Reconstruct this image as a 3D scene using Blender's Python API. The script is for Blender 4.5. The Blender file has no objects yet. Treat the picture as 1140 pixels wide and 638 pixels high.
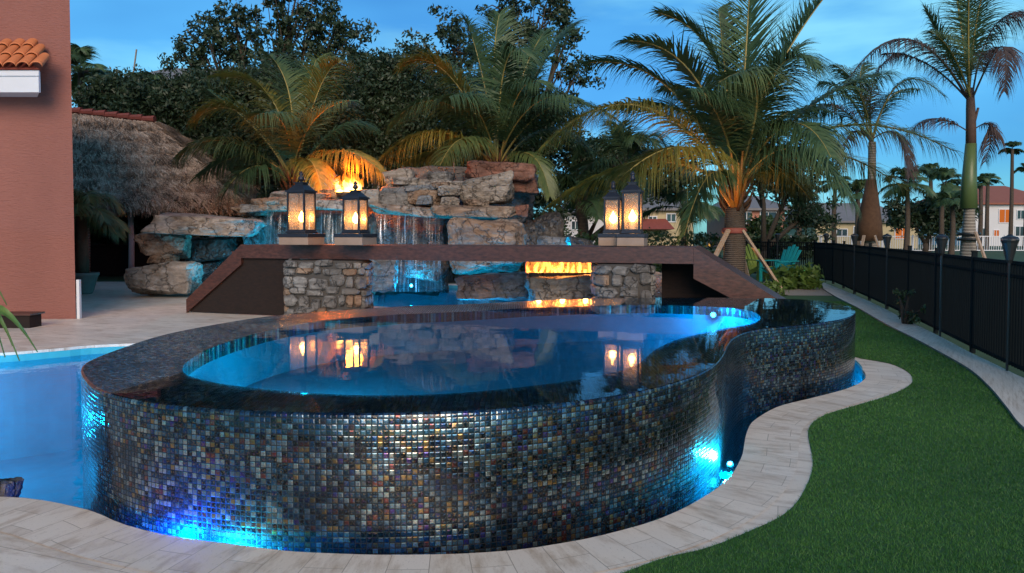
import bpy, math, random
import numpy as np
from mathutils import Vector, Matrix, noise
from mathutils.geometry import tessellate_polygon
R = math.radians
rng = np.random.default_rng(7); random.seed(7)
scene = bpy.context.scene
C = scene.collection
# ------------------------------------------------------------------ camera
F = 823.0; EYE = 1.5; PITCH = R(1.9); CY = 259 + F*math.tan(PITCH)
cam = bpy.data.cameras.new('camera'); camo = bpy.data.objects.new('camera', cam); C.objects.link(camo)
camo.location = (0, 0, EYE); camo.rotation_euler = (R(90)-PITCH, 0, 0)
cam.sensor_width = 36; cam.lens = F/1140*36; cam.shift_y = -(319-CY)/1140
cam.clip_end = 3000; cam.clip_start = .05
scene.camera = camo
_f = Vector((0, math.cos(PITCH), -math.sin(PITCH))); _u = Vector((0, math.sin(PITCH), math.cos(PITCH))); _r = Vector((1, 0, 0))
def ray(px, py): return _r*((px-570)/F) + _u*((CY-py)/F) + _f
def at(px, py, D):                     # point of the photograph's ray at distance Y = D
    d = ray(px, py); return Vector((0, 0, EYE)) + d*(D/d.y)
def atz(px, py, z=0.0):                # ... where it meets the level z
    d = ray(px, py); return Vector((0, 0, EYE)) + d*((z-EYE)/d.z)
# ------------------------------------------------------------------ object helpers
def tag(o, label=None, cat=None, group=None, kind=None):
    if label: o['label'] = label
    if cat: o['category'] = cat
    if group: o['group'] = group
    if kind: o['kind'] = kind
    return o
def empty(name, loc, label=None, cat=None, group=None, rz=0):
    o = bpy.data.objects.new(name, None); C.objects.link(o); o.location = loc; o.rotation_euler = (0, 0, rz)
    o.empty_display_size = .1
    return tag(o, label, cat, group)
def copy_tree(o, parent=None):
    c = o.copy(); C.objects.link(c); c.parent = parent
    for ch in list(o.children): copy_tree(ch, c)
    return c
class MB:
    def __init__(s): s.v = []; s.f = []; s.m = []; s.uv = None
    def add(s, vs, fs, mi=0):
        b = len(s.v); s.v += [tuple(v) for v in vs]; s.f += [tuple(i+b for i in f) for f in fs]; s.m += [mi]*len(fs); return s
    def box(s, c, size, rz=0, mi=0, M=None, taper=1.0):
        x, y, z = (q/2 for q in size); vs = []
        for k, t in ((-z, 1), (z, taper)):
            for i, j in ((-x, -y), (x, -y), (x, y), (-x, y)): vs.append(Vector((i*t, j*t, k)))
        rot = M if M is not None else Matrix.Rotation(rz, 3, 'Z')
        vs = [rot @ v + Vector(c) for v in vs]
        return s.add(vs, [(0, 3, 2, 1), (4, 5, 6, 7), (0, 1, 5, 4), (1, 2, 6, 5), (2, 3, 7, 6), (3, 0, 4, 7)], mi)
    def bar(s, a, b, w, h, mi=0, up=Vector((0, 0, 1))):
        a, b = Vector(a), Vector(b); t = (b-a); L = t.length; t.normalize()
        if abs(t.dot(up)) > .98: up = Vector((0, 1, 0))
        sd = t.cross(up).normalized(); u2 = sd.cross(t)
        M = Matrix((sd, t, u2)).transposed()
        return s.box((a+b)/2, (w, L, h), M=M, mi=mi)
    def tube(s, pts, rad, n=8, mi=0, cap=True):
        pts = [Vector(p) for p in pts]; rings = []
        if not hasattr(rad, '__len__'): rad = [rad]*len(pts)
        ref = Vector((.31, .17, .93))
        for i, p in enumerate(pts):
            t = (pts[min(i+1, len(pts)-1)] - pts[max(i-1, 0)]).normalized()
            a = t.cross(ref if abs(t.dot(ref)) < .97 else Vector((1, 0, 0))).normalized(); b = t.cross(a)
            rings.append([p + (a*math.cos(6.2832*k/n) + b*math.sin(6.2832*k/n))*rad[i] for k in range(n)])
        vs = [v for r in rings for v in r]; fs = []
        for i in range(len(pts)-1):
            for k in range(n):
                fs.append((i*n+k, i*n+(k+1) % n, (i+1)*n+(k+1) % n, (i+1)*n+k))
        if cap: fs += [tuple(range(n))[::-1], tuple((len(pts)-1)*n+k for k in range(n))]
        return s.add(vs, fs, mi)
    def lathe(s, c, prof, n=16, mi=0, sq=False):
        vs = []; fs = []; c = Vector(c)
        for r, z in prof:
            for k in range(n):
                a = 6.28318*(k+.5)/n; vs.append(c + Vector((r*math.cos(a), r*math.sin(a), z)))
        for i in range(len(prof)-1):
            for k in range(n): fs.append((i*n+k, i*n+(k+1) % n, (i+1)*n+(k+1) % n, (i+1)*n+k))
        fs += [tuple(range(n))[::-1], tuple((len(prof)-1)*n+k for k in range(n))]
        return s.add(vs, fs, mi)
    def build(s, name, mats, parent=None, smooth=False, bevel=0):
        me = bpy.data.meshes.new(name); me.from_pydata(s.v, [], s.f)
        if not isinstance(mats, (list, tuple)): mats = [mats]
        for m in mats: me.materials.append(m)
        if any(s.m): me.polygons.foreach_set('material_index', s.m)
        if s.uv:
            l = me.uv_layers.new(name='UVMap'); flat = np.array(s.uv, dtype=np.float32)
            idx = np.empty(len(me.loops), dtype=np.int32); me.loops.foreach_get('vertex_index', idx)
            l.data.foreach_set('uv', flat[idx].ravel())
        if smooth: me.polygons.foreach_set('use_smooth', [True]*len(me.polygons))
        me.update(); o = bpy.data.objects.new(name, me); C.objects.link(o); o.parent = parent
        if bevel:
            b = o.modifiers.new('bevel', 'BEVEL'); b.width = bevel; b.segments = 2; b.limit_method = 'ANGLE'
        return o
def np_mesh(name, V, Fc, mats, parent=None, mi=None, smooth=False):   # V (n,3)  F (m,k)
    me = bpy.data.meshes.new(name); V = np.asarray(V, dtype=np.float32); Fc = np.asarray(Fc, dtype=np.int32); k = Fc.shape[1]
    me.vertices.add(len(V)); me.vertices.foreach_set('co', V.ravel())
    me.loops.add(Fc.size); me.loops.foreach_set('vertex_index', Fc.ravel())
    me.polygons.add(len(Fc)); me.polygons.foreach_set('loop_start', np.arange(0, Fc.size, k, dtype=np.int32))
    me.polygons.foreach_set('loop_total', np.full(len(Fc), k, dtype=np.int32))
    if not isinstance(mats, (list, tuple)): mats = [mats]
    for m in mats: me.materials.append(m)
    if mi is not None: me.polygons.foreach_set('material_index', np.asarray(mi, dtype=np.int32))
    if smooth: me.polygons.foreach_set('use_smooth', [True]*len(me.polygons))
    me.update(calc_edges=True); me.validate()
    o = bpy.data.objects.new(name, me); C.objects.link(o); o.parent = parent; return o
def rebase(o, loc):                    # put a mesh's origin at loc without moving it
    loc = Vector(loc); o.data.transform(Matrix.Translation(-loc)); o.location = loc; return o
def under(root, *objs):                # parent meshes authored in world space
    for o in objs: o.parent = root; o.matrix_parent_inverse = Matrix.Identity(4); o.data.transform(Matrix.Translation(-root.location)) if o.type == 'MESH' else None
# ------------------------------------------------------------------ curves
def catmull(P, closed=True, n=10):
    P = [Vector(p).to_2d().to_3d() for p in P]; out = []; N = len(P)
    for i in range(N if closed else N-1):
        if closed: a, b, c, d = P[(i-1) % N], P[i], P[(i+1) % N], P[(i+2) % N]
        else: a, b, c, d = P[max(i-1, 0)], P[i], P[i+1], P[min(i+2, N-1)]
        for k in range(n):
            t = k/n; out.append(.5*((2*b)+(c-a)*t+(2*a-5*b+4*c-d)*t*t+(3*b-a-3*c+d)*t**3))
    if not closed: out.append(P[-1])
    return out
def resample(P, n, closed=True):
    Q = P+[P[0]] if closed else P; L = [0]
    for i in range(len(Q)-1): L.append(L[-1]+(Q[i+1]-Q[i]).length)
    A = np.array([[q.x, q.y] for q in Q]); L = np.array(L); t = np.linspace(0, L[-1], n+1 if closed else n)
    if closed: t = t[:-1]
    return [Vector((x, y, 0)) for x, y in zip(np.interp(t, L, A[:, 0]), np.interp(t, L, A[:, 1]))], L[-1]
def area(P): return .5*sum(P[i].x*P[(i+1) % len(P)].y-P[(i+1) % len(P)].x*P[i].y for i in range(len(P)))
def ccw(P): return P if area(P) > 0 else P[::-1]
def offset(P, d):                      # inward for ccw when d > 0
    N = len(P); out = []
    for i in range(N):
        t = (P[(i+1) % N]-P[(i-1) % N]).normalized(); out.append(P[i]+Vector((-t.y, t.x, 0))*d)
    return out
def sheet(loops, z, mb=None, mi=0):    # filled polygon with holes, faces up
    mb = mb or MB(); L = [[Vector((p.x, p.y, 0)) for p in l] for l in loops]
    tris = tessellate_polygon(L); flat = [p for l in L for p in l]; fs = []
    for a, b, c in tris:
        s = (flat[b]-flat[a]).cross(flat[c]-flat[a]).z
        if abs(s) < 1e-9: continue
        fs.append((a, b, c) if s > 0 else (a, c, b))
    mb.add([(p.x, p.y, z) for p in flat], fs, mi); return mb
def inside(px, py, poly):
    r = np.zeros(len(px), bool); n = len(poly)
    for i in range(n):
        a, b = poly[i], poly[(i+1) % n]
        if a.y == b.y: continue
        c = ((a.y > py) != (b.y > py)) & (px < (b.x-a.x)*(py-a.y)/(b.y-a.y)+a.x); r ^= c
    return r
# ------------------------------------------------------------------ materials
class NT:
    def __init__(s, name):
        s.mat = bpy.data.materials.new(name); s.mat.use_nodes = True; s.nt = s.mat.node_tree; s.nt.nodes.clear()
        s.out = s.nt.nodes.new('ShaderNodeOutputMaterial')
    def n(s, t, ins=None, **props):
        nd = s.nt.nodes.new('ShaderNode'+t)
        for k, v in props.items(): setattr(nd, k, v)
        for k, v in (ins or {}).items():
            sk = nd.inputs[k]
            if isinstance(v, bpy.types.NodeSocket): s.nt.links.new(v, sk)
            else: sk.default_value = v
        return nd
    def math(s, op, a, b=0.0, c=0.0):
        return s.n('Math', {0: a, 1: b, 2: c}, operation=op).outputs[0]
    def vm(s, op, a, b=(0, 0, 0)):
        return s.n('VectorMath', {0: a, 1: b}, operation=op).outputs[0]
    def ramp(s, fac, stops, interp='LINEAR'):
        nd = s.n('ValToRGB', {0: fac}); cr = nd.color_ramp; cr.interpolation = interp
        while len(cr.elements) < len(stops): cr.elements.new(.5)
        for e, (p, c) in zip(cr.elements, stops): e.position = p; e.color = (*c, 1) if len(c) == 3 else c
        return nd.outputs[0]
    def mix(s, fac, a, b, bt='MIX'):
        nd = s.n('Mix', data_type='RGBA', blend_type=bt); 
        for k, v in ((0, fac), (6, a), (7, b)):
            if isinstance(v, bpy.types.NodeSocket): s.nt.links.new(v, nd.inputs[k])
            else: nd.inputs[k].default_value = (*v, 1) if (k and len(v) == 3) else v
        return nd.outputs[2]
    def noise(s, scale, detail=4, vec=None, rough=.55, out=0):
        i = {'Scale': scale, 'Detail': detail, 'Roughness': rough}
        if vec is not None: i['Vector'] = vec
        return s.n('TexNoise', i).outputs[out]
    def obj(s, scale=None):
        o = s.n('TexCoord').outputs['Object']
        return s.n('Mapping', {'Vector': o, 'Scale': scale}).outputs[0] if scale else o
    def bump(s, h, strength=.3, dist=.02, normal=None):
        i = {'Height': h, 'Strength': strength, 'Distance': dist}
        if normal is not None: i['Normal'] = normal
        return s.n('Bump', i).outputs[0]
    def pbr(s, **k):
        i = {}
        for a, v in k.items():
            a = a.replace('_', ' ')
            if a == 'Base Color' and not isinstance(v, bpy.types.NodeSocket) and len(v) == 3: v = (*v, 1)
            i[a] = v
        b = s.n('BsdfPrincipled', i); s.nt.links.new(b.outputs[0], s.out.inputs[0]); return s.mat
    def surf(s, sock): s.nt.links.new(sock, s.out.inputs[0]); return s.mat
def m_plain(name, col, rough=.6, var=.25, scale=8, metallic=0, bump=.15, spec=.5):
    t = NT(name); n = t.noise(scale, 5, t.obj())
    c = t.mix(n, tuple(x*(1-var) for x in col), tuple(min(1, x*(1+var)) for x in col))
    return t.pbr(Base_Color=c, Roughness=rough, Metallic=metallic, Specular_IOR_Level=spec, Normal=t.bump(t.noise(scale*4, 4, t.obj()), bump, .01))
def m_rock(name, cols, scale=1.0, wet=.75, bump=.6):
    t = NT(name); o = t.obj(); w = t.noise(1.1*scale, 6, o, .6); st = t.noise(3.2*scale, 6, t.obj((.6, .6, 2.6)), .65)
    f = t.math('ADD', t.math('MULTIPLY', w, .55), t.math('MULTIPLY', st, .45))
    base = t.ramp(f, [(.34, cols[0]), (.47, cols[1]), (.56, cols[2]), (.68, cols[3])])
    dirt = t.ramp(t.noise(2.3*scale, 8, o, .7), [(.42, (0, 0, 0)), (.6, (1, 1, 1))])
    base = t.mix(t.math('MULTIPLY', dirt, .55), base, tuple(c*.35 for c in cols[0]))
    cv = t.n('TexVoronoi', {'Vector': t.vm('ADD', o, t.noise(2.0, 4, o, .6, out=1)), 'Scale': 1.6*scale}, feature='DISTANCE_TO_EDGE').outputs[0]; ck = t.ramp(cv, [(0, (1, 1, 1)), (.035, (0, 0, 0))]); base = t.mix(t.math('MULTIPLY', ck, .7), base, tuple(c*.2 for c in cols[0]))
    h = t.math('SUBTRACT', t.math('ADD', t.noise(5*scale, 8, o, .65), t.math('MULTIPLY', st, .7)), t.math('MULTIPLY', ck, .8))
    return t.pbr(Base_Color=base, Roughness=wet, Normal=t.bump(h, bump, .09))
def m_leaf(name, c0, c1, rough=.5, trans=.25, scale=.9):
    t = NT(name); n = t.noise(scale, 3, t.obj()); n2 = t.noise(9, 2, t.obj())
    c = t.mix(t.ramp(t.math('ADD', t.math('MULTIPLY', n, .6), t.math('MULTIPLY', n2, .4)), [(.35, (0, 0, 0)), (.65, (1, 1, 1))]), c0, c1)
    p = t.n('BsdfPrincipled', {'Base Color': c, 'Roughness': rough}); tr = t.n('BsdfTranslucent', {'Color': c})
    return t.surf(t.n('MixShader', {0: trans, 1: p.outputs[0], 2: tr.outputs[0]}).outputs[0])
def m_glow(name, col, strength):
    t = NT(name); e = t.n('Emission', {'Color': (*col, 1), 'Strength': strength}); return t.surf(t.n('AddShader', {0: e.outputs[0], 1: t.n('BsdfTransparent').outputs[0]}).outputs[0])
def m_emit(name, col, strength):
    t = NT(name); return t.surf(t.n('Emission', {'Color': (*col, 1), 'Strength': strength}).outputs[0])
def m_mosaic(name, uvmode, dark=1.0, metal=.72):
    """1-inch iridescent glass mosaic: one colour and tilt per tile, dark grout between"""
    t = NT(name); tc = t.n('TexCoord'); vec = tc.outputs['UV'] if uvmode else tc.outputs['Object']
    P = .0275
    sc = t.vm('SCALE', vec); sc.node.inputs['Scale'].default_value = 1/P
    cell = t.vm('FLOOR', sc); fr = t.vm('FRACTION', sc)
    fx = t.n('SeparateXYZ', {0: fr})
    def edge(a): return t.math('SUBTRACT', .5, t.math('ABSOLUTE', t.math('SUBTRACT', a, .5)))
    e = t.math('MINIMUM', edge(fx.outputs[0]), edge(fx.outputs[1]))
    tile = t.n('MapRange', {0: e, 1: .045, 2: .11}, interpolation_type='SMOOTHSTEP').outputs[0]
    cc = t.n('SeparateXYZ', {0: cell}); flat = t.n('CombineXYZ', {0: cc.outputs[0], 1: cc.outputs[1]}).outputs[0]
    wn = t.n('TexWhiteNoise', {'Vector': flat}, noise_dimensions='3D')
    wn2 = t.n('TexWhiteNoise', {'Vector': t.vm('ADD', flat, (31.7, 11.3, 5))}, noise_dimensions='3D')
    k = dark
    pal = [(0, (.004, .010, .016)), (.20, (.012, .05, .08)), (.36, (.04, .12, .19)), (.50, (.01, .05, .16)), (.56, (.22, .31, .36)),
           (.68, (.50, .50, .44)), (.77, (.20, .22, .20)), (.82, (.50, .24, .07)), (.88, (.28, .05, .04)), (.92, (.62, .60, .52)), (.97, (.12, .05, .26))]
    base = t.ramp(wn.outputs[0], [(p, tuple(x*k for x in c)) for p, c in pal], 'CONSTANT')
    blot = t.noise(2.6, 3, sc, .6)
    irid = t.ramp(t.n('TexNoise', {'Vector': t.vm('ADD', sc, wn2.outputs[1]), 'Scale': 1.3, 'Detail': 2.0}).outputs[0],
                  [(.3, (.02, .12, .30)), (.45, (.16, .22, .24)), (.56, (.50, .24, .06)), (.66, (.16, .05, .22)), (.76, (.02, .12, .13))])
    base = t.mix(t.ramp(blot, [(.46, (0, 0, 0)), (.62, (.75, .75, .75))]), base, t.vm('SCALE', irid) if False else irid)
    # broad dark patches: weak reflections painted into the tile colour
    refl_shade = t.ramp(t.noise(1.0, 3, vec), [(.40, (.22, .28, .40)), (.52, (1, 1, 1))])
    base = t.mix(1.0, base, refl_shade, 'MULTIPLY')
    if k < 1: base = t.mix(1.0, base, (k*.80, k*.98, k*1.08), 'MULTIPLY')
    col = t.mix(tile, (.012, .016, .02), base)
    tilt = t.vm('SUBTRACT', wn2.outputs[1], (.5, .5, .5)); tl = t.vm('SCALE', tilt); tl.node.inputs['Scale'].default_value = .11
    ge = t.n('NewGeometry')
    nrm = t.vm('NORMALIZE', t.vm('ADD', ge.outputs['Normal'], tl))
    dome = t.n('MapRange', {0: e, 1: .0, 2: .3}, interpolation_type='SMOOTHSTEP').outputs[0]
    hh = t.math('ADD', dome, t.math('MULTIPLY', blot, .25))
    nb = t.bump(hh, .5, .002, nrm)
    rough = t.n('MapRange', {0: tile, 1: 0, 2: 1, 3: .6, 4: .15}).outputs[0]
    p = t.n('BsdfPrincipled', {'Base Color': col, 'Roughness': rough, 'Normal': nb, 'Specular IOR Level': .8, 'Metallic': metal, 'Coat Weight': .35, 'Coat Roughness': .04})
    return t.surf(p.outputs[0])
def m_water(name, ripple=.05, rscale=5, tint=(.75, .93, 1), stretch=(1, 1, 1), ior=1.33, dist=.02):
    t = NT(name); o = t.n('Mapping', {'Vector': t.n('TexCoord').outputs['Object'], 'Scale': stretch}).outputs[0]
    h = t.noise(rscale, 3, o); nb = t.bump(h, ripple, dist)
    fr = t.n('Fresnel', {'IOR': ior, 'Normal': nb}); gl = t.n('BsdfGlossy', {'Roughness': .015, 'Normal': nb}); tr = t.n('BsdfTransparent', {'Color': (*tint, 1)})
    return t.surf(t.n('MixShader', {0: fr.outputs[0], 1: tr.outputs[0], 2: gl.outputs[0]}).outputs[0])
def m_travertine(name, uvmode, bw=.6, bh=.3, rot=0):
    t = NT(name); tc = t.n('TexCoord'); vec = tc.outputs['UV'] if uvmode else tc.outputs['Object']
    mp = t.n('Mapping', {'Vector': vec, 'Rotation': (0, 0, rot)}).outputs[0]
    br = t.n('TexBrick', {'Vector': mp, 'Color1': (1, 1, 1, 1), 'Color2': (0, 0, 0, 1), 'Mortar': (.5, .5, .5, 1), 'Scale': 1.0, 'Mortar Size': .0022, 'Mortar Smooth': .3,
                          'Bias': 0.0, 'Brick Width': bw, 'Row Height': bh})
    tone = t.ramp(br.outputs[0], [(0, (.60, .51, .42)), (.35, (.68, .59, .49)), (.7, (.72, .63, .53)), (1, (.64, .55, .45))])
    o = tc.outputs['Object']
    vein = t.noise(3.0, 8, t.n('Mapping', {'Vector': mp, 'Scale': (1.0, 3.2, 1)}).outputs[0], .68)
    tone = t.mix(t.ramp(vein, [(.34, (.8, .8, .8)), (.52, (0, 0, 0))]), tone, (.38, .28, .19))
    pale = t.ramp(t.noise(1.6, 6, o), [(.48, (0, 0, 0)), (.7, (.6, .6, .6))]); tone = t.mix(pale, tone, (.62, .57, .51))
    pits = t.ramp(t.noise(60, 3, t.n('Mapping', {'Vector': mp, 'Scale': (1, 2.2, 1)}).outputs[0]), [(.62, (0, 0, 0)), (.7, (1, 1, 1))])
    tone = t.mix(t.math('MULTIPLY', pits, .45), tone, (.16, .12, .09))
    col = t.mix(br.outputs[1], tone, (.34, .28, .22))
    h = t.math('SUBTRACT', t.math('MULTIPLY', vein, .15), t.math('ADD', t.math('MULTIPLY', pits, .12), br.outputs[1]))
    return t.pbr(Base_Color=col, Roughness=t.n('MapRange', {0: vein, 3: .3, 4: .62}).outputs[0], Normal=t.bump(h, .5, .004))
def m_wood(name, c0, c1, bw=.14, axis=1, rough=.42):
    t = NT(name); o = t.obj(); g = t.noise(2.2, 6, t.obj((1, 14, 14) if axis == 0 else (14, 1, 14)), .6)
    return t.pbr(Base_Color=t.mix(t.ramp(g, [(.35, (0, 0, 0)), (.65, (1, 1, 1))]), c0, c1), Roughness=rough, Normal=t.bump(g, .35, .006))
M = {}
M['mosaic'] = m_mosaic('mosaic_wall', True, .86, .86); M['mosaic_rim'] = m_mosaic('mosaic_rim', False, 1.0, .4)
M['spa_water'] = m_water('spa_water', .10, 3.2, (.80, .95, 1.0), (1, 1, 1), dist=.01)
M['pool_water'] = m_water('pool_water', .25, 6, (.40, .86, 1.0), ior=1.2)
M['plaster'] = m_plain('blue_plaster', (.03, .34, .42), .7, .2, 5)
M['plaster_spa'] = m_plain('spa_plaster', (.03, .22, .30), .7, .25, 4)
M['travertine'] = m_travertine('travertine_deck', False, .61, .305, R(20)); M['coping'] = m_travertine('travertine_coping', True, .305, .19)
M['path'] = m_travertine('travertine_path', True, .30, .42)
M['lawn'] = m_plain('lawn', (.028, .065, .018), .9, .45, 1.3); M['soil'] = m_plain('soil', (.035, .03, .02), .95, .4, 6, bump=.8)
M['gravel'] = m_plain('gravel', (.30, .27, .24), .9, .4, 55, bump=1.0)
M['turf_base'] = m_plain('turf_base', (.022, .075, .018), .9, .3, 30)
M['blade'] = m_leaf('turf_blade', (.022, .105, .014), (.055, .175, .028), .6, .15, 1.2)
M['rock_pale'] = m_rock('rock_pale', [(.10, .075, .055), (.24, .20, .16), (.40, .35, .30), (.52, .48, .43)])
M['rock_grey'] = m_rock('rock_grey', [(.06, .055, .05), (.15, .14, .13), (.27, .26, .245), (.38, .36, .34)], 1.3)
M['rock_tan'] = m_rock('rock_tan', [(.10, .055, .03), (.22, .14, .09), (.34, .25, .18), (.44, .37, .30)], 1.1)
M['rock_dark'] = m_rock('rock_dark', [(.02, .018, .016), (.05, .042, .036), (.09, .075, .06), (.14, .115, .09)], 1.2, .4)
M['rock_red'] = m_rock('rock_red', [(.06, .03, .022), (.17, .07, .045), (.26, .12, .08), (.30, .2, .16)], 1.2)  # red and orange light on some stones is painted into these rock tones
M['mortar'] = m_plain('mortar', (.06, .055, .05), .9, .3, 20, bump=.6)
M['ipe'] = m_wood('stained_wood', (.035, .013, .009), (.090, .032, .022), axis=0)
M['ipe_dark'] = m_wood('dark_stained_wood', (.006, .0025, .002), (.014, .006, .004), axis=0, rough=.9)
M['brace'] = m_wood('brace_lumber', (.30, .20, .13), (.46, .34, .24))
M['black'] = m_plain('black_metal', (.012, .014, .016), .4, .2, 10, bump=.05); M['fence'] = m_plain('fence_paint', (.006, .010, .012), .85, .2, 3, bump=.03, spec=.12)
M['bronze'] = m_plain('lantern_metal', (.03, .033, .045), .42, .3, 14, .6, bump=.1)
M['pedestal'] = m_plain('pedestal_stone', (.27, .19, .14), .7, .3, 5)
M['stucco'] = None
def m_stucco():
    t = NT('pink_stucco'); o = t.obj((1.0, 1.0, 4.5)); n = t.noise(11, 7, o, .65); big = t.noise(.7, 4, t.obj((1, 1, .35)))
    c = t.mix(n, (.25, .095, .074), (.34, .137, .107)); c = t.mix(t.ramp(big, [(.4, (0, 0, 0)), (.7, (.35, .35, .35))]), c, (.18, .068, .054))
    return t.pbr(Base_Color=c, Roughness=.85, Normal=t.bump(n, .8, .04))
M['stucco'] = m_stucco()
M['clay'] = m_plain('clay_tile', (.55, .17, .06), .65, .35, 5); M['white'] = m_plain('white_paint', (.62, .64, .68), .5, .08, 3, bump=.04)
M['clay_dark'] = m_plain('old_clay_tile', (.22, .055, .04), .7, .35, 5)
M['bark'] = m_plain('bark', (.055, .042, .03), .9, .4, 9, bump=1); M['palm_bark'] = None
def m_palmbark(name, c0, c1, rings=14):
    t = NT(name); w = t.n('TexWave', {'Vector': t.obj(), 'Scale': rings/6.28, 'Distortion': 1.2, 'Detail': 3.0}, bands_direction='Z').outputs[1]
    f = t.math('MULTIPLY', w, t.noise(7, 5, t.obj())); c = t.mix(t.ramp(f, [(.1, (0, 0, 0)), (.5, (1, 1, 1))]), c0, c1)
    return t.pbr(Base_Color=c, Roughness=.85, Normal=t.bump(f, .8, .03))
M['palm_bark'] = m_palmbark('coconut_bark', (.03, .022, .016), (.12, .09, .065), 40)
M['royal_bark'] = m_palmbark('royal_bark', (.16, .14, .12), (.30, .27, .23), 22)
M['shaft'] = m_plain('green_crownshaft', (.08, .125, .045), .4, .15, 3); M['shaft_brown'] = m_plain('brown_leaf_sheath', (.10, .06, .045), .8, .4, 8)
M['husk'] = m_plain('husk_fibre', (.10, .05, .025), .9, .5, 10, bump=.8)
M['frond'] = m_leaf('palm_green', (.030, .075, .036), (.09, .15, .055)); M['frond_gold'] = m_leaf('palm_gold', (.10, .12, .025), (.36, .28, .05), .5, .35)  # gold mixes natural yellow with the warm light painted onto lower fronds
M['frond_mid'] = m_leaf('palm_mid', (.05, .10, .04), (.15, .19, .06), .45, .3)
M['frond_brown'] = m_leaf('palm_brown', (.05, .035, .035), (.11, .075, .07), .7, .15)
M['rachis'] = m_plain('frond_rib', (.30, .24, .07), .5, .3, 6); M['rachis_lit'] = m_plain('uplit_petiole', (.42, .17, .03), .45, .3, 6); M['rachis_br'] = m_plain('brown_rib', (.06, .045, .04), .7, .3, 6)  # orange petiole colour has the warm glow from below painted in
M['leaf_dark'] = m_leaf('oak_leaf', (.012, .030, .014), (.034, .062, .026), .55, .15, 1.2)
M['leaf_shrub'] = m_leaf('shrub_leaf', (.014, .035, .012), (.045, .085, .022), .5, .2, 1.4)
M['leaf_bright'] = m_leaf('bright_leaf', (.05, .11, .02), (.14, .22, .04), .5, .3, 2)
M['thatch'] = None
def m_thatch():
    t = NT('thatch'); n = t.noise(2.0, 5, t.obj()); n2 = t.noise(28, 2, t.obj())
    c = t.ramp(t.math('ADD', t.math('MULTIPLY', n, .45), t.math('MULTIPLY', n2, .55)), [(.36, (.03, .02, .014)), (.46, (.20, .135, .09)), (.54, (.52, .36, .25)), (.64, (.74, .58, .44))])
    return t.pbr(Base_Color=c, Roughness=.9)
M['thatch'] = m_thatch()
M['turquoise'] = m_plain('turquoise_paint', (.01, .30, .32), .45, .1, 4, bump=.05); M['lime'] = m_plain('lime_paint', (.24, .30, .03), .45, .1, 4, bump=.05)
M['pot'] = m_plain('pot_clay', (.20, .17, .14), .7, .3, 6); M['fire_core'] = m_emit('flame_core', (1, .62, .16), 14); M['fire_mid'] = m_emit('flame_mid', (1, .24, .02), 5.0)
M['candle_flame'] = m_glow('candle_flame', (1, .42, .09), 8); M['wax'] = m_plain('wax', (.75, .62, .45), .5, .05, 3)
M['lens'] = m_emit('pool_lamp_lens', (.05, .55, 1), 9); M['roof_grey'] = m_plain('grey_tile_roof', (.17, .165, .17), .8, .2, 3); M['roof_red'] = m_plain('red_tile_roof', (.25, .085, .055), .8, .2, 3)
M['cream'] = m_plain('cream_wall', (.42, .36, .22), .85, .1, 2); M['offwhite'] = m_plain('white_wall', (.55, .56, .58), .85, .06, 2); M['salmon'] = m_plain('salmon_wall', (.38, .17, .12), .85, .1, 2)
M['win'] = m_plain('window_glass', (.02, .03, .04), .08, .2, 1, bump=0, spec=.8)
M['warmwin'] = m_emit('lit_window', (1, .25, .05), .22)
def m_glasspane():
    t = NT('seeded_glass'); n = t.noise(40, 4, t.obj((1, 1, .6)))
    gl = t.n('BsdfGlossy', {'Roughness': .12, 'Normal': t.bump(n, .4, .01)}); tr = t.n('BsdfTransparent', {'Color': (.95, .9, .85, 1)})
    tl = t.n('BsdfTranslucent', {'Color': (.85, .75, .66, 1)}); m1 = t.n('MixShader', {0: t.math('MULTIPLY', n, .20), 1: tr.outputs[0], 2: tl.outputs[0]})
    return t.surf(t.n('MixShader', {0: .08, 1: m1.outputs[0], 2: gl.outputs[0]}).outputs[0])
M['pane'] = m_glasspane()
def m_fall():
    t = NT('falling_water'); uv = t.n('TexCoord').outputs['UV']
    s = t.noise(1.0, 4, t.n('Mapping', {'Vector': uv, 'Scale': (22, 1.3, 1)}).outputs[0], .6)
    a = t.ramp(s, [(.50, (.02, .02, .02)), (.60, (.14, .14, .14)), (.72, (.7, .7, .7))])
    d = t.n('BsdfDiffuse', {'Color': (.55, .75, .85, 1)}); g = t.n('BsdfGlossy', {'Roughness': .15}); tl = t.n('BsdfTranslucent', {'Color': (.6, .8, .9, 1)})
    m = t.n('MixShader', {0: .5, 1: d.outputs[0], 2: tl.outputs[0]}); m = t.n('MixShader', {0: .2, 1: m.outputs[0], 2: g.outputs[0]})
    return t.surf(t.n('MixShader', {0: a, 1: t.n('BsdfTransparent').outputs[0], 2: m.outputs[0]}).outputs[0])
M['fall'] = m_fall()
LS = .34
def lamp(name, loc, col, power, radius=.05, parent=None, typ='POINT', target=None, spot=90):
    l = bpy.data.lights.new(name, typ); l.color = col; l.energy = power*LS; l.shadow_soft_size = radius
    o = bpy.data.objects.new(name, l); C.objects.link(o); o.location = loc
    if typ == 'SPOT':
        l.spot_size = R(spot); l.spot_blend = .6
        o.rotation_euler = (Vector(target)-Vector(loc)).to_track_quat('-Z', 'Y').to_euler()
    if parent: o.parent = parent; o.location = Vector(loc)-parent.location
    return o
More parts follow.
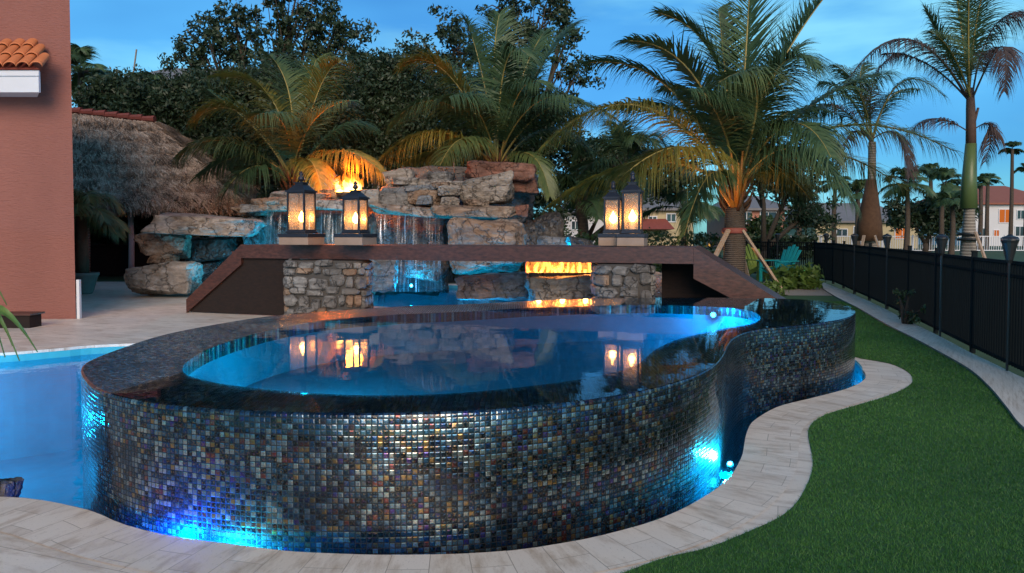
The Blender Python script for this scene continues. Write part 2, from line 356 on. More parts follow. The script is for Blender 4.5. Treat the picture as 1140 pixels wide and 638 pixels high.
# ================================================================== GROUND, POOL, SPA
H = .63; WL = -.12
spa_px = [(90, 410), (94, 421), (108, 433), (135, 442), (175, 449.5), (235, 455.5), (300, 459), (380, 460.5), (460, 460), (540, 457), (615, 450.5), (680, 442), (730, 432), (770, 420),
          (795, 407), (806, 395), (811, 384), (819, 375), (836, 368.5), (870, 364), (910, 360), (938, 355.5), (951, 350), (951, 344.5), (938, 339), (910, 335), (880, 333), (820, 332), (740, 331.5), (661, 332.5), (590, 335), (520, 338.5), (448, 341),
          (371, 346), (299, 352), (240, 361), (180, 373), (130, 389), (100, 401)]
spaO, spaLen = resample(catmull(ccw([atz(x, y, H) for x, y in spa_px])), 420); spaO = ccw(spaO)
in_px = [(203, 412), (240, 426), (317, 435), (407, 440), (500, 438), (579, 431), (652, 421), (705, 408), (730, 389), (757, 377), (800, 367), (838, 360), (846, 352), (830, 345), (790, 341.5), (720, 339.5), (661, 340.5),
         (590, 343), (520, 347), (450, 350), (419, 352), (371, 356), (317, 364), (269, 376), (225, 392)]
spaI, _ = resample(catmull(ccw([atz(x, y, H) for x, y in in_px])), 200); spaI = ccw(spaI)
near_px = [(-260, 500), (-120, 535), (-30, 552), (16, 554), (50, 558), (97, 568), (150, 583), (210, 598), (299, 612), (370, 617), (460, 618.5), (560, 614.5), (640, 603), (700, 589), (745, 574), (785, 553), (812, 532),
           (826, 508), (830, 487), (837, 471), (856, 458), (873, 451), (906, 443), (943, 433), (961, 424), (963, 416), (953, 408)]
near = [atz(x, y) for x, y in near_px]
pool_pts = near + [Vector(p).to_3d() for p in [(3.75, 8.9), (3.2, 9.5), (2.6, 9.9), (2.45, 11), (2.7, 13), (3.2, 16.5), (3.1, 19), (1.5, 21), (-3, 21.5), (-6.3, 20.5), (-7.0, 18.6), (-6.2, 16.9), (-4, 15.6), (-2.3, 14.7), (-1.9, 13.0), (-2.0, 11.4), (-3.0, 10.4)]] \
    + [atz(131, 383), atz(69, 387.5), atz(0, 393), atz(-120, 398), Vector((-11, 8.5, 0)), Vector((-11.5, 5.5, 0))]
pool, _ = resample(catmull(ccw(pool_pts), n=8), 520); pool = ccw(pool)
# keep the moat open: no pool edge point may come closer than 7 cm to the spa
O2 = np.array([[p.x, p.y] for p in spaO])
for p in pool:
    d = O2-np.array([p.x, p.y]); i = int(np.argmin((d**2).sum(1))); t = (spaO[(i+1) % 420]-spaO[i-1]).normalized(); nrm = Vector((t.y, -t.x, 0))
    s = (p-spaO[i]).dot(nrm)
    if s < .075 and (p-spaO[i]).length < 1.0: p.xy = (p+nrm*(.075-s)).xy
spa = empty('infinity_edge_spa', (0, 6, 0), 'raised curving spa clad in dark iridescent mosaic with water spilling over its rim', 'spa')
w = MB(); w.uv = []; lv = [(0, -.95), (0, 0), (0, .3), (0, H-.014), (.004, H-.004), (.014, H)]
uvs = []
for off, z in lv:
    ring = offset(spaO, off) if off else spaO
    for i, p in enumerate(ring+[ring[0]]): w.v.append((p.x, p.y, z)); uvs.append((i*spaLen/420, z))
n1 = 421
for j in range(len(lv)-1):
    for i in range(420): w.f.append((j*n1+i, j*n1+i+1, (j+1)*n1+i+1, (j+1)*n1+i)); w.m.append(0)
w.uv = uvs
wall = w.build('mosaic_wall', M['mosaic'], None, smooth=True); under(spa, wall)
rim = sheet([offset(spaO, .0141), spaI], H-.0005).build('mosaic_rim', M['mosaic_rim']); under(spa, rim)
b = MB(); N = len(spaI)
def wallring(mb, loop, z0, z1, mi=0, flip=False):
    n = len(loop); fs = []
    for i in range(n):
        a, b_, c, d = i, (i+1) % n, (i+1) % n+n, i+n
        fs.append((a, b_, c, d) if flip else (d, c, b_, a))
    mb.add([(p.x, p.y, z0) for p in loop]+[(p.x, p.y, z1) for p in loop], fs, mi)
cw_ = Vector((-.35, 5.05, 0)); well = [cw_+Vector((1.25*math.cos(a), .78*math.sin(a), 0)) for a in np.linspace(0, 2*math.pi, 64, endpoint=False)]
wallring(b, spaI, H-.10, H-.42, 0); sheet([spaI, well], H-.42, b, 0); wallring(b, well, H-.42, H-.92, 0); sheet([well], H-.92, b, 0)
bas = b.build('spa_basin', M['plaster_spa'], smooth=False); under(spa, bas)
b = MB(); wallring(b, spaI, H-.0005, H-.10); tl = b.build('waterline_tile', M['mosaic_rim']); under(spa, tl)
dr = MB().lathe(cw_+Vector((.15, -.1, H-.918)), [(.11, 0), (.10, .012)], 20).build('floor_drain', M['black']); under(spa, dr)
def nidx(L, p): return min(range(len(L)), key=lambda q: (L[q]-p).length_squared)
oo = offset(spaO, .004); a0 = nidx(oo, atz(120, 438, H)); a1 = nidx(oo, atz(700, 331.5, H)); b0_ = nidx(spaI, atz(205, 415, H)); b1_ = nidx(spaI, atz(690, 340, H))
def arc(L, i, j): return [L[k % len(L)] for k in range(i, j+1 if j >= i else j+len(L)+1)]
film = arc(oo, a0, a1)+arc(spaI, b1_, b0_)
sw = sheet([film], H+.004).build('spa_water', M['spa_water']); tag(sw, kind='structure')
# pool shell
b = MB(); wallring(b, pool, -.035, -1.35, 0); sheet([pool], -1.35, b)
tag(b.build('pool_basin', M['plaster']), kind='structure')
b = MB(); 
shelf_o = [atz(x, y) for x, y in near_px[:8]]; shelf_i = [atz(x, y, 0) for x, y in [(-260, 462), (-120, 482), (-30, 498), (16, 502), (60, 503), (100, 503)]]
sh = sheet([shelf_o+shelf_i[::-1]], -.45); 
shl = [Vector((p.x, p.y, 0)) for p in shelf_o+shelf_i[::-1]]; wallring(sh, ccw(shl), -.45, -1.35, 0, True)
tag(sh.build('pool_step', M['plaster']), kind='structure')
pw = sheet([pool, spaO], WL).build('pool_water', M['pool_water']); tag(pw, kind='structure')
# deck
grass_px = [(650, 655), (690, 640), (740, 622), (786, 611), (830, 594), (873, 573), (894, 549), (905, 517), (900, 480), (915, 464), (945, 454), (986, 442), (1010, 431), (1016, 423), (1010, 414), (990, 405), (957, 399)]
gline = [atz(x, y) for x, y in grass_px]
deckout = [Vector(p).to_3d() for p in [(-60, -6), (-3, -6), (-.8, .5), (-.1, 2.4)]]+gline+[Vector(p).to_3d() for p in [(4.05, 9.25), (3.6, 9.85), (3.0, 10.3), (2.85, 11.2), (3.0, 13), (3.6, 16.5), (3.6, 20), (2, 22), (-6, 22), (-9, 22.6), (-60, 22.6)]]
dk = ccw(deckout[:4]+catmull(deckout[4:4+len(gline)+2], closed=False, n=8)+deckout[4+len(gline)+2:])
d_ = sheet([dk, pool], 0); wallring(d_, pool, 0, -.034, 0)
wallring(d_, dk, 0, -.05, 0, True)
tag(d_.build('pool_deck', M['travertine']), kind='structure')
# coping band along the pool edge with crosswise pavers
def strip(name, A, B, z, mat, thick=.0):
    """ribbon between lines A and B; u runs along, v across"""
    mb = MB(); uv = []; L = 0
    for i in range(len(A)):
        if i: L += ((A[i]+B[i])/2-(A[i-1]+B[i-1])/2).length
        wd = (B[i]-A[i]).length
        for k in range(5): p = A[i].lerp(B[i], k/4); mb.v.append((p.x, p.y, z)); uv.append((wd*k/4, L))
    for i in range(len(A)-1):
        for k in range(4): mb.f.append((i*5+k, i*5+k+1, i*5+k+6, i*5+k+5)); mb.m.append(0)
    if mb.f:
        a, b2, c = (Vector(mb.v[j]) for j in mb.f[0][:3])
        if (b2-a).cross(c-b2).z < 0: mb.f = [f[::-1] for f in mb.f]
    mb.uv = uv; o = mb.build(name, mat); return tag(o, kind='structure')
# inner line follows the (adjusted) pool edge
def nearest_pool(p): return min(pool, key=lambda q: (q-p).length_squared)
i0 = pool.index(nearest_pool(near[1])); i1 = pool.index(nearest_pool(near[-1]))
seg = []; i = i0
while True:
    seg.append(pool[i])
    if i == i1: break
    i = (i+1) % len(pool)
    if len(seg) > 519: break
if len(seg) > 300:
    seg = []; i = i0
    while i != i1: seg.append(pool[i]); i = (i-1) % len(pool)
gdense = catmull(gline+[Vector((4.2, 9.3, 0))], closed=False, n=12)
inner = []; outer = []
for k, p in enumerate(seg):
    a = seg[max(k-2, 0)]; c = seg[min(k+2, len(seg)-1)]; t = (c-a).normalized(); n_ = Vector((t.y, -t.x, 0))
    if n_.dot(p-Vector((0, 5.5, 0))) < 0 and k < len(seg)*.5: n_ = -n_
    inner.append(p+n_*.0); outer.append(p+n_*.36)
smooth_out = outer[:]
for _ in range(12): smooth_out = [smooth_out[0]]+[(smooth_out[i-1]+smooth_out[i]*2+smooth_out[i+1])/4 for i in range(1, len(smooth_out)-1)]+[smooth_out[-1]]
strip('pool_coping', inner, smooth_out, .004, M['coping'])
# ground sheet reaching the horizon
big = [Vector((1500*math.cos(a), 1500*math.sin(a), 0)) for a in np.linspace(0, 2*math.pi, 48, endpoint=False)]
g = sheet([big, offset(pool, -.02)], -.04)
tag(g.build('ground', M['lawn']), kind='structure')
# path beside the fence
pl_px = [(905, 315), (928, 330), (955, 344), (982, 360), (1015, 377), (1048, 395), (1080, 414), (1103, 435), (1121, 457), (1140, 480)]
pr_px = [(914, 314.5), (950, 329), (980, 343), (1007, 357), (1033, 370), (1057, 382.5), (1080, 395), (1103, 406), (1121, 415), (1140, 424)]
pl = [atz(x, y) for x, y in pl_px]+[Vector((3.55, 4.6, 0)), Vector((3.1, 3, 0)), Vector((2.6, 0, 0))]; pr = [atz(x, y) for x, y in pr_px]+[Vector((4.95, 6.2, 0)), Vector((4.75, 3.5, 0)), Vector((4.5, 0, 0))]
plc = catmull(pl, False, 8); prc = catmull(pr, False, 8)
strip('path', plc, prc, .03, M['path'])
b = MB()
for side in (plc,):
    for i in range(len(side)-1):
        a, c = side[i], side[i+1]; b.add([(a.x, a.y, .03), (c.x, c.y, .03), (c.x, c.y, -.04), (a.x, a.y, -.04)], [(0, 1, 2, 3)])
tag(b.build('path_edge', M['gravel']), kind='structure')
# artificial turf
turf = [q for q in catmull(gline+[Vector((4.05, 9.25, 0)), Vector((3.6, 9.85, 0)), Vector((3.0, 10.3, 0)), Vector((2.85, 11.2, 0)), Vector((3.0, 13, 0))], False, 8)]
turf = [Vector((-.8, .5, 0)), Vector((-.1, 2.4, 0))]+turf+[Vector((3.9, 15.5, 0)), Vector((6.2, 17.2, 0)), atz(878, 329), atz(928, 329.5)]+plc[9:]+[Vector((1, -1, 0))]
turf = [Vector((p.x, p.y, 0)) for p in turf]; turf = ccw(turf)
tag(sheet([turf], .004).build('turf_base', M['turf_base']), kind='structure')
n = 1300000; Y = 2.6*(16/2.6)**rng.random(n); keep = rng.random(n) < (2.6/Y)**.25; Y = Y[keep]; X = rng.uniform(-.5, 8, len(Y)); 
k = (X < Y*.72+.1) & (X > Y*.05); X, Y = X[k], Y[k]; k = inside(X, Y, turf); X, Y = X[k][:420000], Y[k][:420000]; n = len(X)
ln = rng.uniform(.010, .022, n); wd = np.maximum(.0035, .0009*Y); a = rng.uniform(0, 6.28, n); lx, ly = rng.normal(0, .008, n), rng.normal(0, .008, n)
V = np.zeros((n, 3, 3)); dx, dy = np.cos(a)*wd/2, np.sin(a)*wd/2
V[:, 0] = np.stack([X-dx, Y-dy, np.full(n, .003)], 1); V[:, 1] = np.stack([X+dx, Y+dy, np.full(n, .003)], 1); V[:, 2] = np.stack([X+lx, Y+ly, ln], 1)
M['blade'].node_tree.nodes['Noise Texture'].inputs['Scale'].default_value = .8
tag(np_mesh('grass', V.reshape(-1, 3), np.arange(n*3).reshape(-1, 3), M['blade']), 'short dense dark green artificial turf between the coping and the path', 'grass', kind='stuff')
# gravel bed beyond the turf and mulch under the palms
gp = [atz(878, 329.3), atz(928, 329.6), atz(905, 315), atz(890, 312), atz(850, 314), atz(845, 322)]
tag(sheet([ccw([Vector((p.x, p.y, 0)) for p in gp])], .008).build('gravel_bed', M['gravel']), kind='structure')
tag(sheet([ccw([Vector(p).to_3d() for p in [(3.7, 16.2), (6.0, 17.5), (6.4, 18.6), (6.2, 22), (9, 30), (-9, 30), (-9, 23.2), (-5, 22.4), (2.3, 22.5), (4.1, 20)]])], -.015).build('planting_bed', M['soil']), kind='structure')
# ================================================================== pool lamps
BL = (.0, .48, 1.0); CYN = (.01, .62, 1.0)
def pool_lamp(loc, face, label, power, col=BL, r=.05, strength=None, off=.10, group='underwater lamps'):
    loc = Vector(loc); face = Vector(face).normalized(); e = empty('underwater_light', loc, label, 'pool light')
    q = face.to_track_quat('Z', 'Y').to_matrix()
    mb = MB().lathe((0, 0, 0), [(r*1.25, -.012), (r*1.25, .004), (r, .008)], 20); mb.v = [tuple(q @ Vector(v)) for v in mb.v]; mb.build('housing', M['black'], e)
    mb = MB().lathe((0, 0, .009), [(r*.95, 0), (r*.8, .006), (r*.3, .010)], 20); mb.v = [tuple(q @ Vector(v)) for v in mb.v]; mb.build('lens', M['lens'], e)
    l = lamp('lamp', loc+face*off, col, power, .03, e); return e
pool_lamp(at(794, 350.5, atz(794, 342.5, H).y-.1), (-.3, -1, .1), 'bright cyan lamp in the narrow right arm of the raised spa, just below the water', 80, (.0, .42, 1.0), .03)
pool_lamp((-1.6, 5.3, H-.34), (1, 0, .3), 'lamp on the left side of the spa bench', 120, (.0, .52, .85))
pool_lamp(Vector((1.1, 5.0, H-.34)), (-1, .2, .2), 'lamp at the near right of the spa bench', 100, (.0, .5, .85), .04)
pa = atz(262, 601, -.02); ii = int(np.argmin([(p-Vector((pa.x, pa.y, 0))).length for p in spaO])); 
pool_lamp((spaO[ii].x, spaO[ii].y-.045, -.17), (0, .3, 1), 'cyan lamp in the narrow channel at the front left foot of the mosaic wall', 80, CYN, .014, off=.08)
pb = atz(813, 509, -.04); pool_lamp((pb.x, pb.y, -.09), (-.4, -.5, .8), 'glaring cyan lamp in the channel where the mosaic wall curves inward', 110, CYN, .018, off=.08)
pool_lamp((-6.6, 7.6, -.55), (1, -.2, .2), 'lamp in the main pool at the far left edge of the photo', 170, (.0, .56, 1.0), .09)
pool_lamp((-3.9, 4.35, -.55), (1, .1, .1), 'added unseen lamp in the main pool, for blue glints on the left flank of the mosaic wall', 40, BL, .05)  # unseen lamp, added to put blue glints on the left wall
for (qx, qy, qs, lb_, qp) in ((190, 594, -.10, 'added deep blue lamp in the channel left of the cyan one, for glints on the wall', 110),):  # lamp added for deep blue glints along the wall foot
    pc_ = atz(qx, qy); qi = int(np.argmin([(p-Vector((pc_.x, pc_.y, 0))).length for p in spaO])); tq = (spaO[(qi+1) % 420]-spaO[qi-1]).normalized(); qn = Vector((tq.y, -tq.x, 0)); pq = spaO[qi]+qn*.045
    pool_lamp((pq.x, pq.y, -.17), (0, 0, 1), lb_, qp, (.0, .10, 1), .012, off=.12)
qm = (pool[0]-pool[0]); q1 = atz(822, 470, WL); pool_lamp((q1.x, q1.y+.02, -.7), (0, 0, 1), 'added lamp deep in the channel behind the glaring one, to turn its water blue', 90, BL, .03)  # added underwater light that keeps the channel water from going black
q1 = atz(958, 420, WL); pool_lamp((q1.x-.02, q1.y+.1, -.6), (0, 0, 1), 'added lamp in the channel at the far right tip of the spa, to turn the water blue', 60, BL, .03)  # second added light, colours the channel water at the tip
pool_lamp((-4.2, 9.4, -.6), (.2, -1, .1), 'lamp in the pool wall below the left deck', 60, BL, .09)
pool_lamp(at(458, 318, 18.4), (0, -1, 0), 'small bright blue lamp under the middle waterfall', 170, BL, .035)
pool_lamp((-5.7, 17.2, -.4), (0, -.4, 1), 'lamp in the grotto pool beside the stacked boulders on the left', 300, CYN, .07)
pool_lamp((-4.4, 18.2, .25), (0, .4, 1), 'lamp below the left waterfall behind the lanterns', 130, CYN, .06)
pool_lamp((-.9, 14.4, -.6), (.2, .3, 1), 'lamp on the pool floor in front of the fire boulders', 330, BL, .08)
pool_lamp((1.1, 17.2, .9), (0, .5, .8), 'lamp washing the dark rock behind the fire', 160, BL, .06)
# ================================================================== STONE PILLARS, BRIDGE
def stone_pillar(px0, px1, D, label, z1, seed):
    rnd = random.Random(seed); a = at(px0, 300, D); c = at(px1, 300, D); cx = (a.x+c.x)/2; r = (c.x-a.x)/2; ry = .52
    e = empty('stone_pillar', (cx, D+ry*.4, WL-.6), label, 'pillar', 'stone pillars carrying the footbridge')
    base = e.location; zt = z1-base.z
    core = MB(); n = 40; nz = 2; prof = []
    def sup(t, k): 
        cs, sn = math.cos(t), math.sin(t); ee = .62
        return Vector((k*r*math.copysign(abs(cs)**ee, cs), k*ry*math.copysign(abs(sn)**ee, sn), 0))
    vs = [sup(6.2832*i/n, .93)+Vector((0, 0, z)) for z in (0, zt) for i in range(n)]
    core.add(vs, [(i, (i+1) % n, n+(i+1) % n, n+i) for i in range(n)]+[tuple(range(n, 2*n))]); core.build('mortar_core', M['mortar'], e, smooth=False)
    st = MB(); z = .25
    TT = np.linspace(0, 6.2832, 721); PP = np.array([tuple(sup(t_, .95))[:2] for t_ in TT]); SS = np.concatenate([[0], np.cumsum(np.hypot(*(PP[1:]-PP[:-1]).T))]); per = SS[-1]
    def sup2(t_): q_ = (t_ % 6.2832)/6.2832*per; return Vector((float(np.interp(q_, SS, PP[:, 0])), float(np.interp(q_, SS, PP[:, 1])), 0))
    while z < zt-.03:
        hh = rnd.uniform(.12, .22); hh = min(hh, zt-z); t = rnd.random()*.3; end = t+6.2832
        while t < end-.1:
            wdt = rnd.uniform(.13, .38); dt = wdt/per*6.2832; dt = min(dt, end-t)
            tc = t+dt/2; P = (sup2(tc-.02)+sup2(tc+.02))*.5; P1 = P+sup2(tc+.03)-sup2(tc-.03); tg = (P1-P).normalized(); nr = Vector((tg.y, -tg.x, 0))
            k = 10; pts = []; zc = z+hh/2+rnd.uniform(-.04, .04)
            for ring, (sc, dep) in enumerate(((1.02, -.02), (1.0, .022), (.72, .042+rnd.random()*.02))):
                rs = random.Random(int(t*1e5)+int(z*1e4))
                for q in range(k):
                    aa = 6.2832*q/k; rr = rs.uniform(.86, 1.14); ca, sa = math.cos(aa), math.sin(aa)
                    u = math.copysign(abs(ca)**.6, ca)*wdt/2*.93*rr*sc; v = math.copysign(abs(sa)**.6, sa)*hh/2*.95*rr*sc
                    pts.append(P+tg*u+Vector((0, 0, zc+v))+nr*dep)
            fs = [(i*k+q, i*k+(q+1) % k, (i+1)*k+(q+1) % k, (i+1)*k+q) for i in range(2) for q in range(k)]+[tuple(2*k+q for q in range(k))]
            st.add(pts, fs, rnd.choice((0, 0, 0, 0, 1))); t += dt
        z += hh
    st.build('stones', [M['rock_grey'], M['rock_tan'], M['rock_pale']], e); return e
stone_pillar(316, 410, 12.75, 'broad fieldstone pillar under the left pair of lanterns', 1.02, 1)
stone_pillar(663, 728, 11.35, 'narrower fieldstone pillar under the right pair of lanterns, beside the fire', 1.02, 2)
bd = Vector((.948, -.319, 0)).normalized(); bn = Vector((-bd.y, bd.x, 0)); bn = bn if bn.y > 0 else -bn
B0 = Vector((2.68, 10.9, 0)); W = 1.2; ZT = 1.28; ZB = 1.03; TL = 8.0
br = empty('wooden_footbridge', B0-bd*4, 'long dark red wooden footbridge with sloping ends crossing the pool behind the spa', 'footbridge')
def bp(t, s, z): return B0-bd*t+bn*s+Vector((0, 0, z))-br.location     # t metres left of the right end
def plank_run(mb, P, Q, zP, zQ, count):    # boards across, from t=P to t=Q
    for i in range(count):
        a = P+(Q-P)*i/count; c = P+(Q-P)*(i+.93)/count; za = zP+(zQ-zP)*i/count; zc = zP+(zQ-zP)*(i+.93)/count
        vs = [bp(a, .0, za), bp(c, .0, zc), bp(c, W, zc), bp(a, W, za)]; lo = [v-Vector((0, 0, .03)) for v in vs]
        mb.add(vs+lo, [(0, 1, 2, 3), (7, 6, 5, 4), (0, 4, 5, 1), (1, 5, 6, 2), (2, 6, 7, 3), (3, 7, 4, 0)])
mb = MB(); plank_run(mb, 0, TL, ZT, ZT, 56); mb.build('deck_boards', M['ipe'], br)
def fascia(mb, s0, s1, pts_top, drop):     # extruded band following (t, z)
    for (t0, z0, d0), (t1, z1, d1) in zip(pts_top[:-1], pts_top[1:]):
        vs = [bp(t0, s0, z0), bp(t1, s0, z1), bp(t1, s0, z1-d1), bp(t0, s0, z0-d0), bp(t0, s1, z0), bp(t1, s1, z1), bp(t1, s1, z1-d1), bp(t0, s1, z0-d0)]
        mb.add(vs, [(0, 1, 2, 3), (7, 6, 5, 4), (0, 4, 5, 1), (1, 5, 6, 2), (2, 6, 7, 3), (3, 7, 4, 0)])
top = ZT+.004
mb = MB(); fascia(mb, -.045, -.003, [(0, top, .245), (TL, top, .245)], 0); fascia(mb, W+.003, W+.045, [(0, top, .245), (TL, top, .245)], 0); mb.build('edge_board', M['ipe'], br)
mb = MB()
for s in (.2, .6, 1.0): fascia(mb, s-.04, s+.04, [(0.05, ZT-.035, .2), (TL-.05, ZT-.035, .2)], 0)
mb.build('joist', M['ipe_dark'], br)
# right ramp
RR = 2.05; 
mb = MB()
for i in range(8):      # boards run down the slope
    s0 = W*i/8+.005; s1 = W*(i+1)/8-.005
    vs = [bp(-.003, s0, ZT), bp(-RR, s0, .01), bp(-RR, s1, .01), bp(-.003, s1, ZT)]; lo = [v-Vector((0, 0, .05)) for v in vs]
    mb.add(vs+lo, [(3, 2, 1, 0), (4, 5, 6, 7), (1, 5, 4, 0), (2, 6, 5, 1), (3, 7, 6, 2), (0, 4, 7, 3)])
rp = mb.build('ramp_boards', M['ipe'], br)
mb = MB(); fascia(mb, -.045, -.003, [(-.003, top, .46), (-RR+.5, .32, .30), (-RR, .012, .01)], 0); fascia(mb, W+.003, W+.045, [(-.003, top, .36), (-RR+.35, .22, .30), (-RR, .012, .06)], 0); mb.build('ramp_stringer', M['ipe'], br)
mb = MB(); fascia(mb, .70, .74, [(.55, 1.22, 1.2), (.0, 1.22, 1.2), (-1.6, .22, .2)], 0); mb.build('skirt_shade_panel', M['ipe_dark'], br)  # dark sheet standing in for the shaded void under the ramp
# left steep stair side
LR = 1.25
mb = MB(); fascia(mb, -.045, .02, [(TL+.003, top, .36), (TL+LR, .25, .25)], 0); mb.build('stair_stringer', M['ipe'], br); mb = MB(); fascia(mb, W-.02, W+.045, [(TL+.003, top, .36), (TL+LR, .25, .25)], 0); mb.build('stair_stringer', M['ipe'], br)
mb = MB()
for i in range(6):
    t0 = TL+.01+LR*i/6; z0 = ZT-(i+.6)*.205; mb.add([bp(t0, .03, z0), bp(t0+.26, .03, z0), bp(t0+.26, W-.03, z0), bp(t0, W-.03, z0)]+[bp(t0, .03, z0-.03), bp(t0+.26, .03, z0-.03), bp(t0+.26, W-.03, z0-.03), bp(t0, W-.03, z0-.03)],
           [(0, 1, 2, 3), (7, 6, 5, 4), (0, 4, 5, 1), (1, 5, 6, 2), (2, 6, 7, 3), (3, 7, 4, 0)])
mb.build('stair_tread', M['ipe'], br)
mb = MB()
vs = [(TL+LR-.03, .01), (TL+LR-.03, .2), (TL+.0, ZT-.06), (TL-1.2, ZT-.06), (TL-1.2, .01)]
f0 = [bp(t, .024, z) for t, z in vs]; f1 = [bp(t, .028, z) for t, z in vs]; mb.add(f0+f1, [(0, 1, 2, 3, 4), (9, 8, 7, 6, 5)]+[(q, 5+q, 5+(q+1) % 5, (q+1) % 5) for q in range(5)])
mb.build('skirt_shade_panel', M['ipe_dark'], br)
# ================================================================== LANTERNS
def lantern(px, ytop, D, wpx, label, ybase=272, rz=None, bw=None, power=7):
    sc = D/F; z0 = ZT+.006; g = at(px, 259, D); e = empty('candle_lantern', (g.x, D, z0), label, 'lantern', 'black candle lanterns on the footbridge'); e.rotation_euler.z = math.atan2(bd.y, bd.x)
    hb = .20; w_ = wpx*sc; zt = at(px, ytop, D).z-z0; hw = w_/2
    bwid = (bw or wpx*1.5)*sc
    MB().box((0, 0, hb*.36), (bwid*.96, min(bwid*.9, .5), hb*.66)).build('pedestal', M['pedestal'], e, bevel=.008)
    m = MB().box((0, 0, hb*.84), (bwid, min(bwid*.94, .54), hb*.3)); m.box((0, 0, hb+.02), (w_*1.12, w_*1.12, .04)); m.build('base_plate', M['bronze'], e, bevel=.006)
    zb = hb+.04; body = (zt-zb)*.66; zr = zb+body
    m = MB(); f = .028
    for sx in (-1, 1):
        for sy in (-1, 1): m.box((sx*(hw-f/2), sy*(hw-f/2), zb+body/2), (f, f, body))
    for zz in (zb+.012, zr-.012):
        for s_ in (-1, 1): m.box((0, s_*(hw-f/2), zz), (w_-2*f, f*.8, .024)); m.box((s_*(hw-f/2), 0, zz), (f*.8, w_-2*f, .024))
    m.build('frame', M['bronze'], e)
    for q in range(4):
        a = q*math.pi/2; d = Vector((math.cos(a), math.sin(a), 0)); sz = (.004, w_-2*f-.002, body-.05) if q % 2 == 0 else (w_-2*f-.002, .004, body-.05)
        MB().box(d*(hw-f/2)+Vector((0, 0, zb+body/2)), sz).build('glass_pane', M['pane'], e)
    m = MB(); rt = zt-zr; 
    m.box((0, 0, zr+.015), (w_*1.12, w_*1.12, .03)); m.box((0, 0, zr+.03+rt*.14), (w_*.98, w_*.98, rt*.28), taper=.5); m.box((0, 0, zr+.03+rt*.33), (w_*.42, w_*.42, rt*.10))
    m.box((0, 0, zr+.03+rt*.395), (w_*.54, w_*.54, rt*.04)); m.build('roof', M['bronze'], e)
    MB().lathe((0, 0, zr+.03+rt*.415), [(.03, 0), (.02, rt*.05), (w_*.13, rt*.10), (w_*.17, rt*.18), (w_*.13, rt*.27), (.024, rt*.34), (.045, rt*.40), (.03, rt*.46), (.008, rt*.56)], 12).build('finial', M['bronze'], e, smooth=True)
    ch = body*.22; c = MB().lathe((0, 0, zb), [(.045, 0), (.045, ch)], 14).build('candle', M['wax'], e, smooth=False)
    MB().lathe((0, 0, zb+ch+.01), [(.02, 0), (.055, .04), (.06, .08), (.035, .13), (.004, .19)], 10).build('flame', M['candle_flame'], e, smooth=True)
    l = lamp('candle_light', (0, 0, zb+ch+.09), (1, .42, .10), power, .035); l.parent = e
    return e
lantern(336, 192, 12.75, 22.5, 'leftmost lantern on the bridge, standing in front of the left waterfall', bw=39)
lantern(396, 203, 12.45, 20.5, 'second lantern from the left, with the tall open flame burning behind its roof', bw=36)
lantern(682.5, 203, 11.75, 17.5, 'smaller lantern set back beside the taller one above the right pillar', bw=29)
lantern(704, 192, 11.45, 19.5, 'taller lantern above the right pillar, nearest the palm with braces', bw=31)
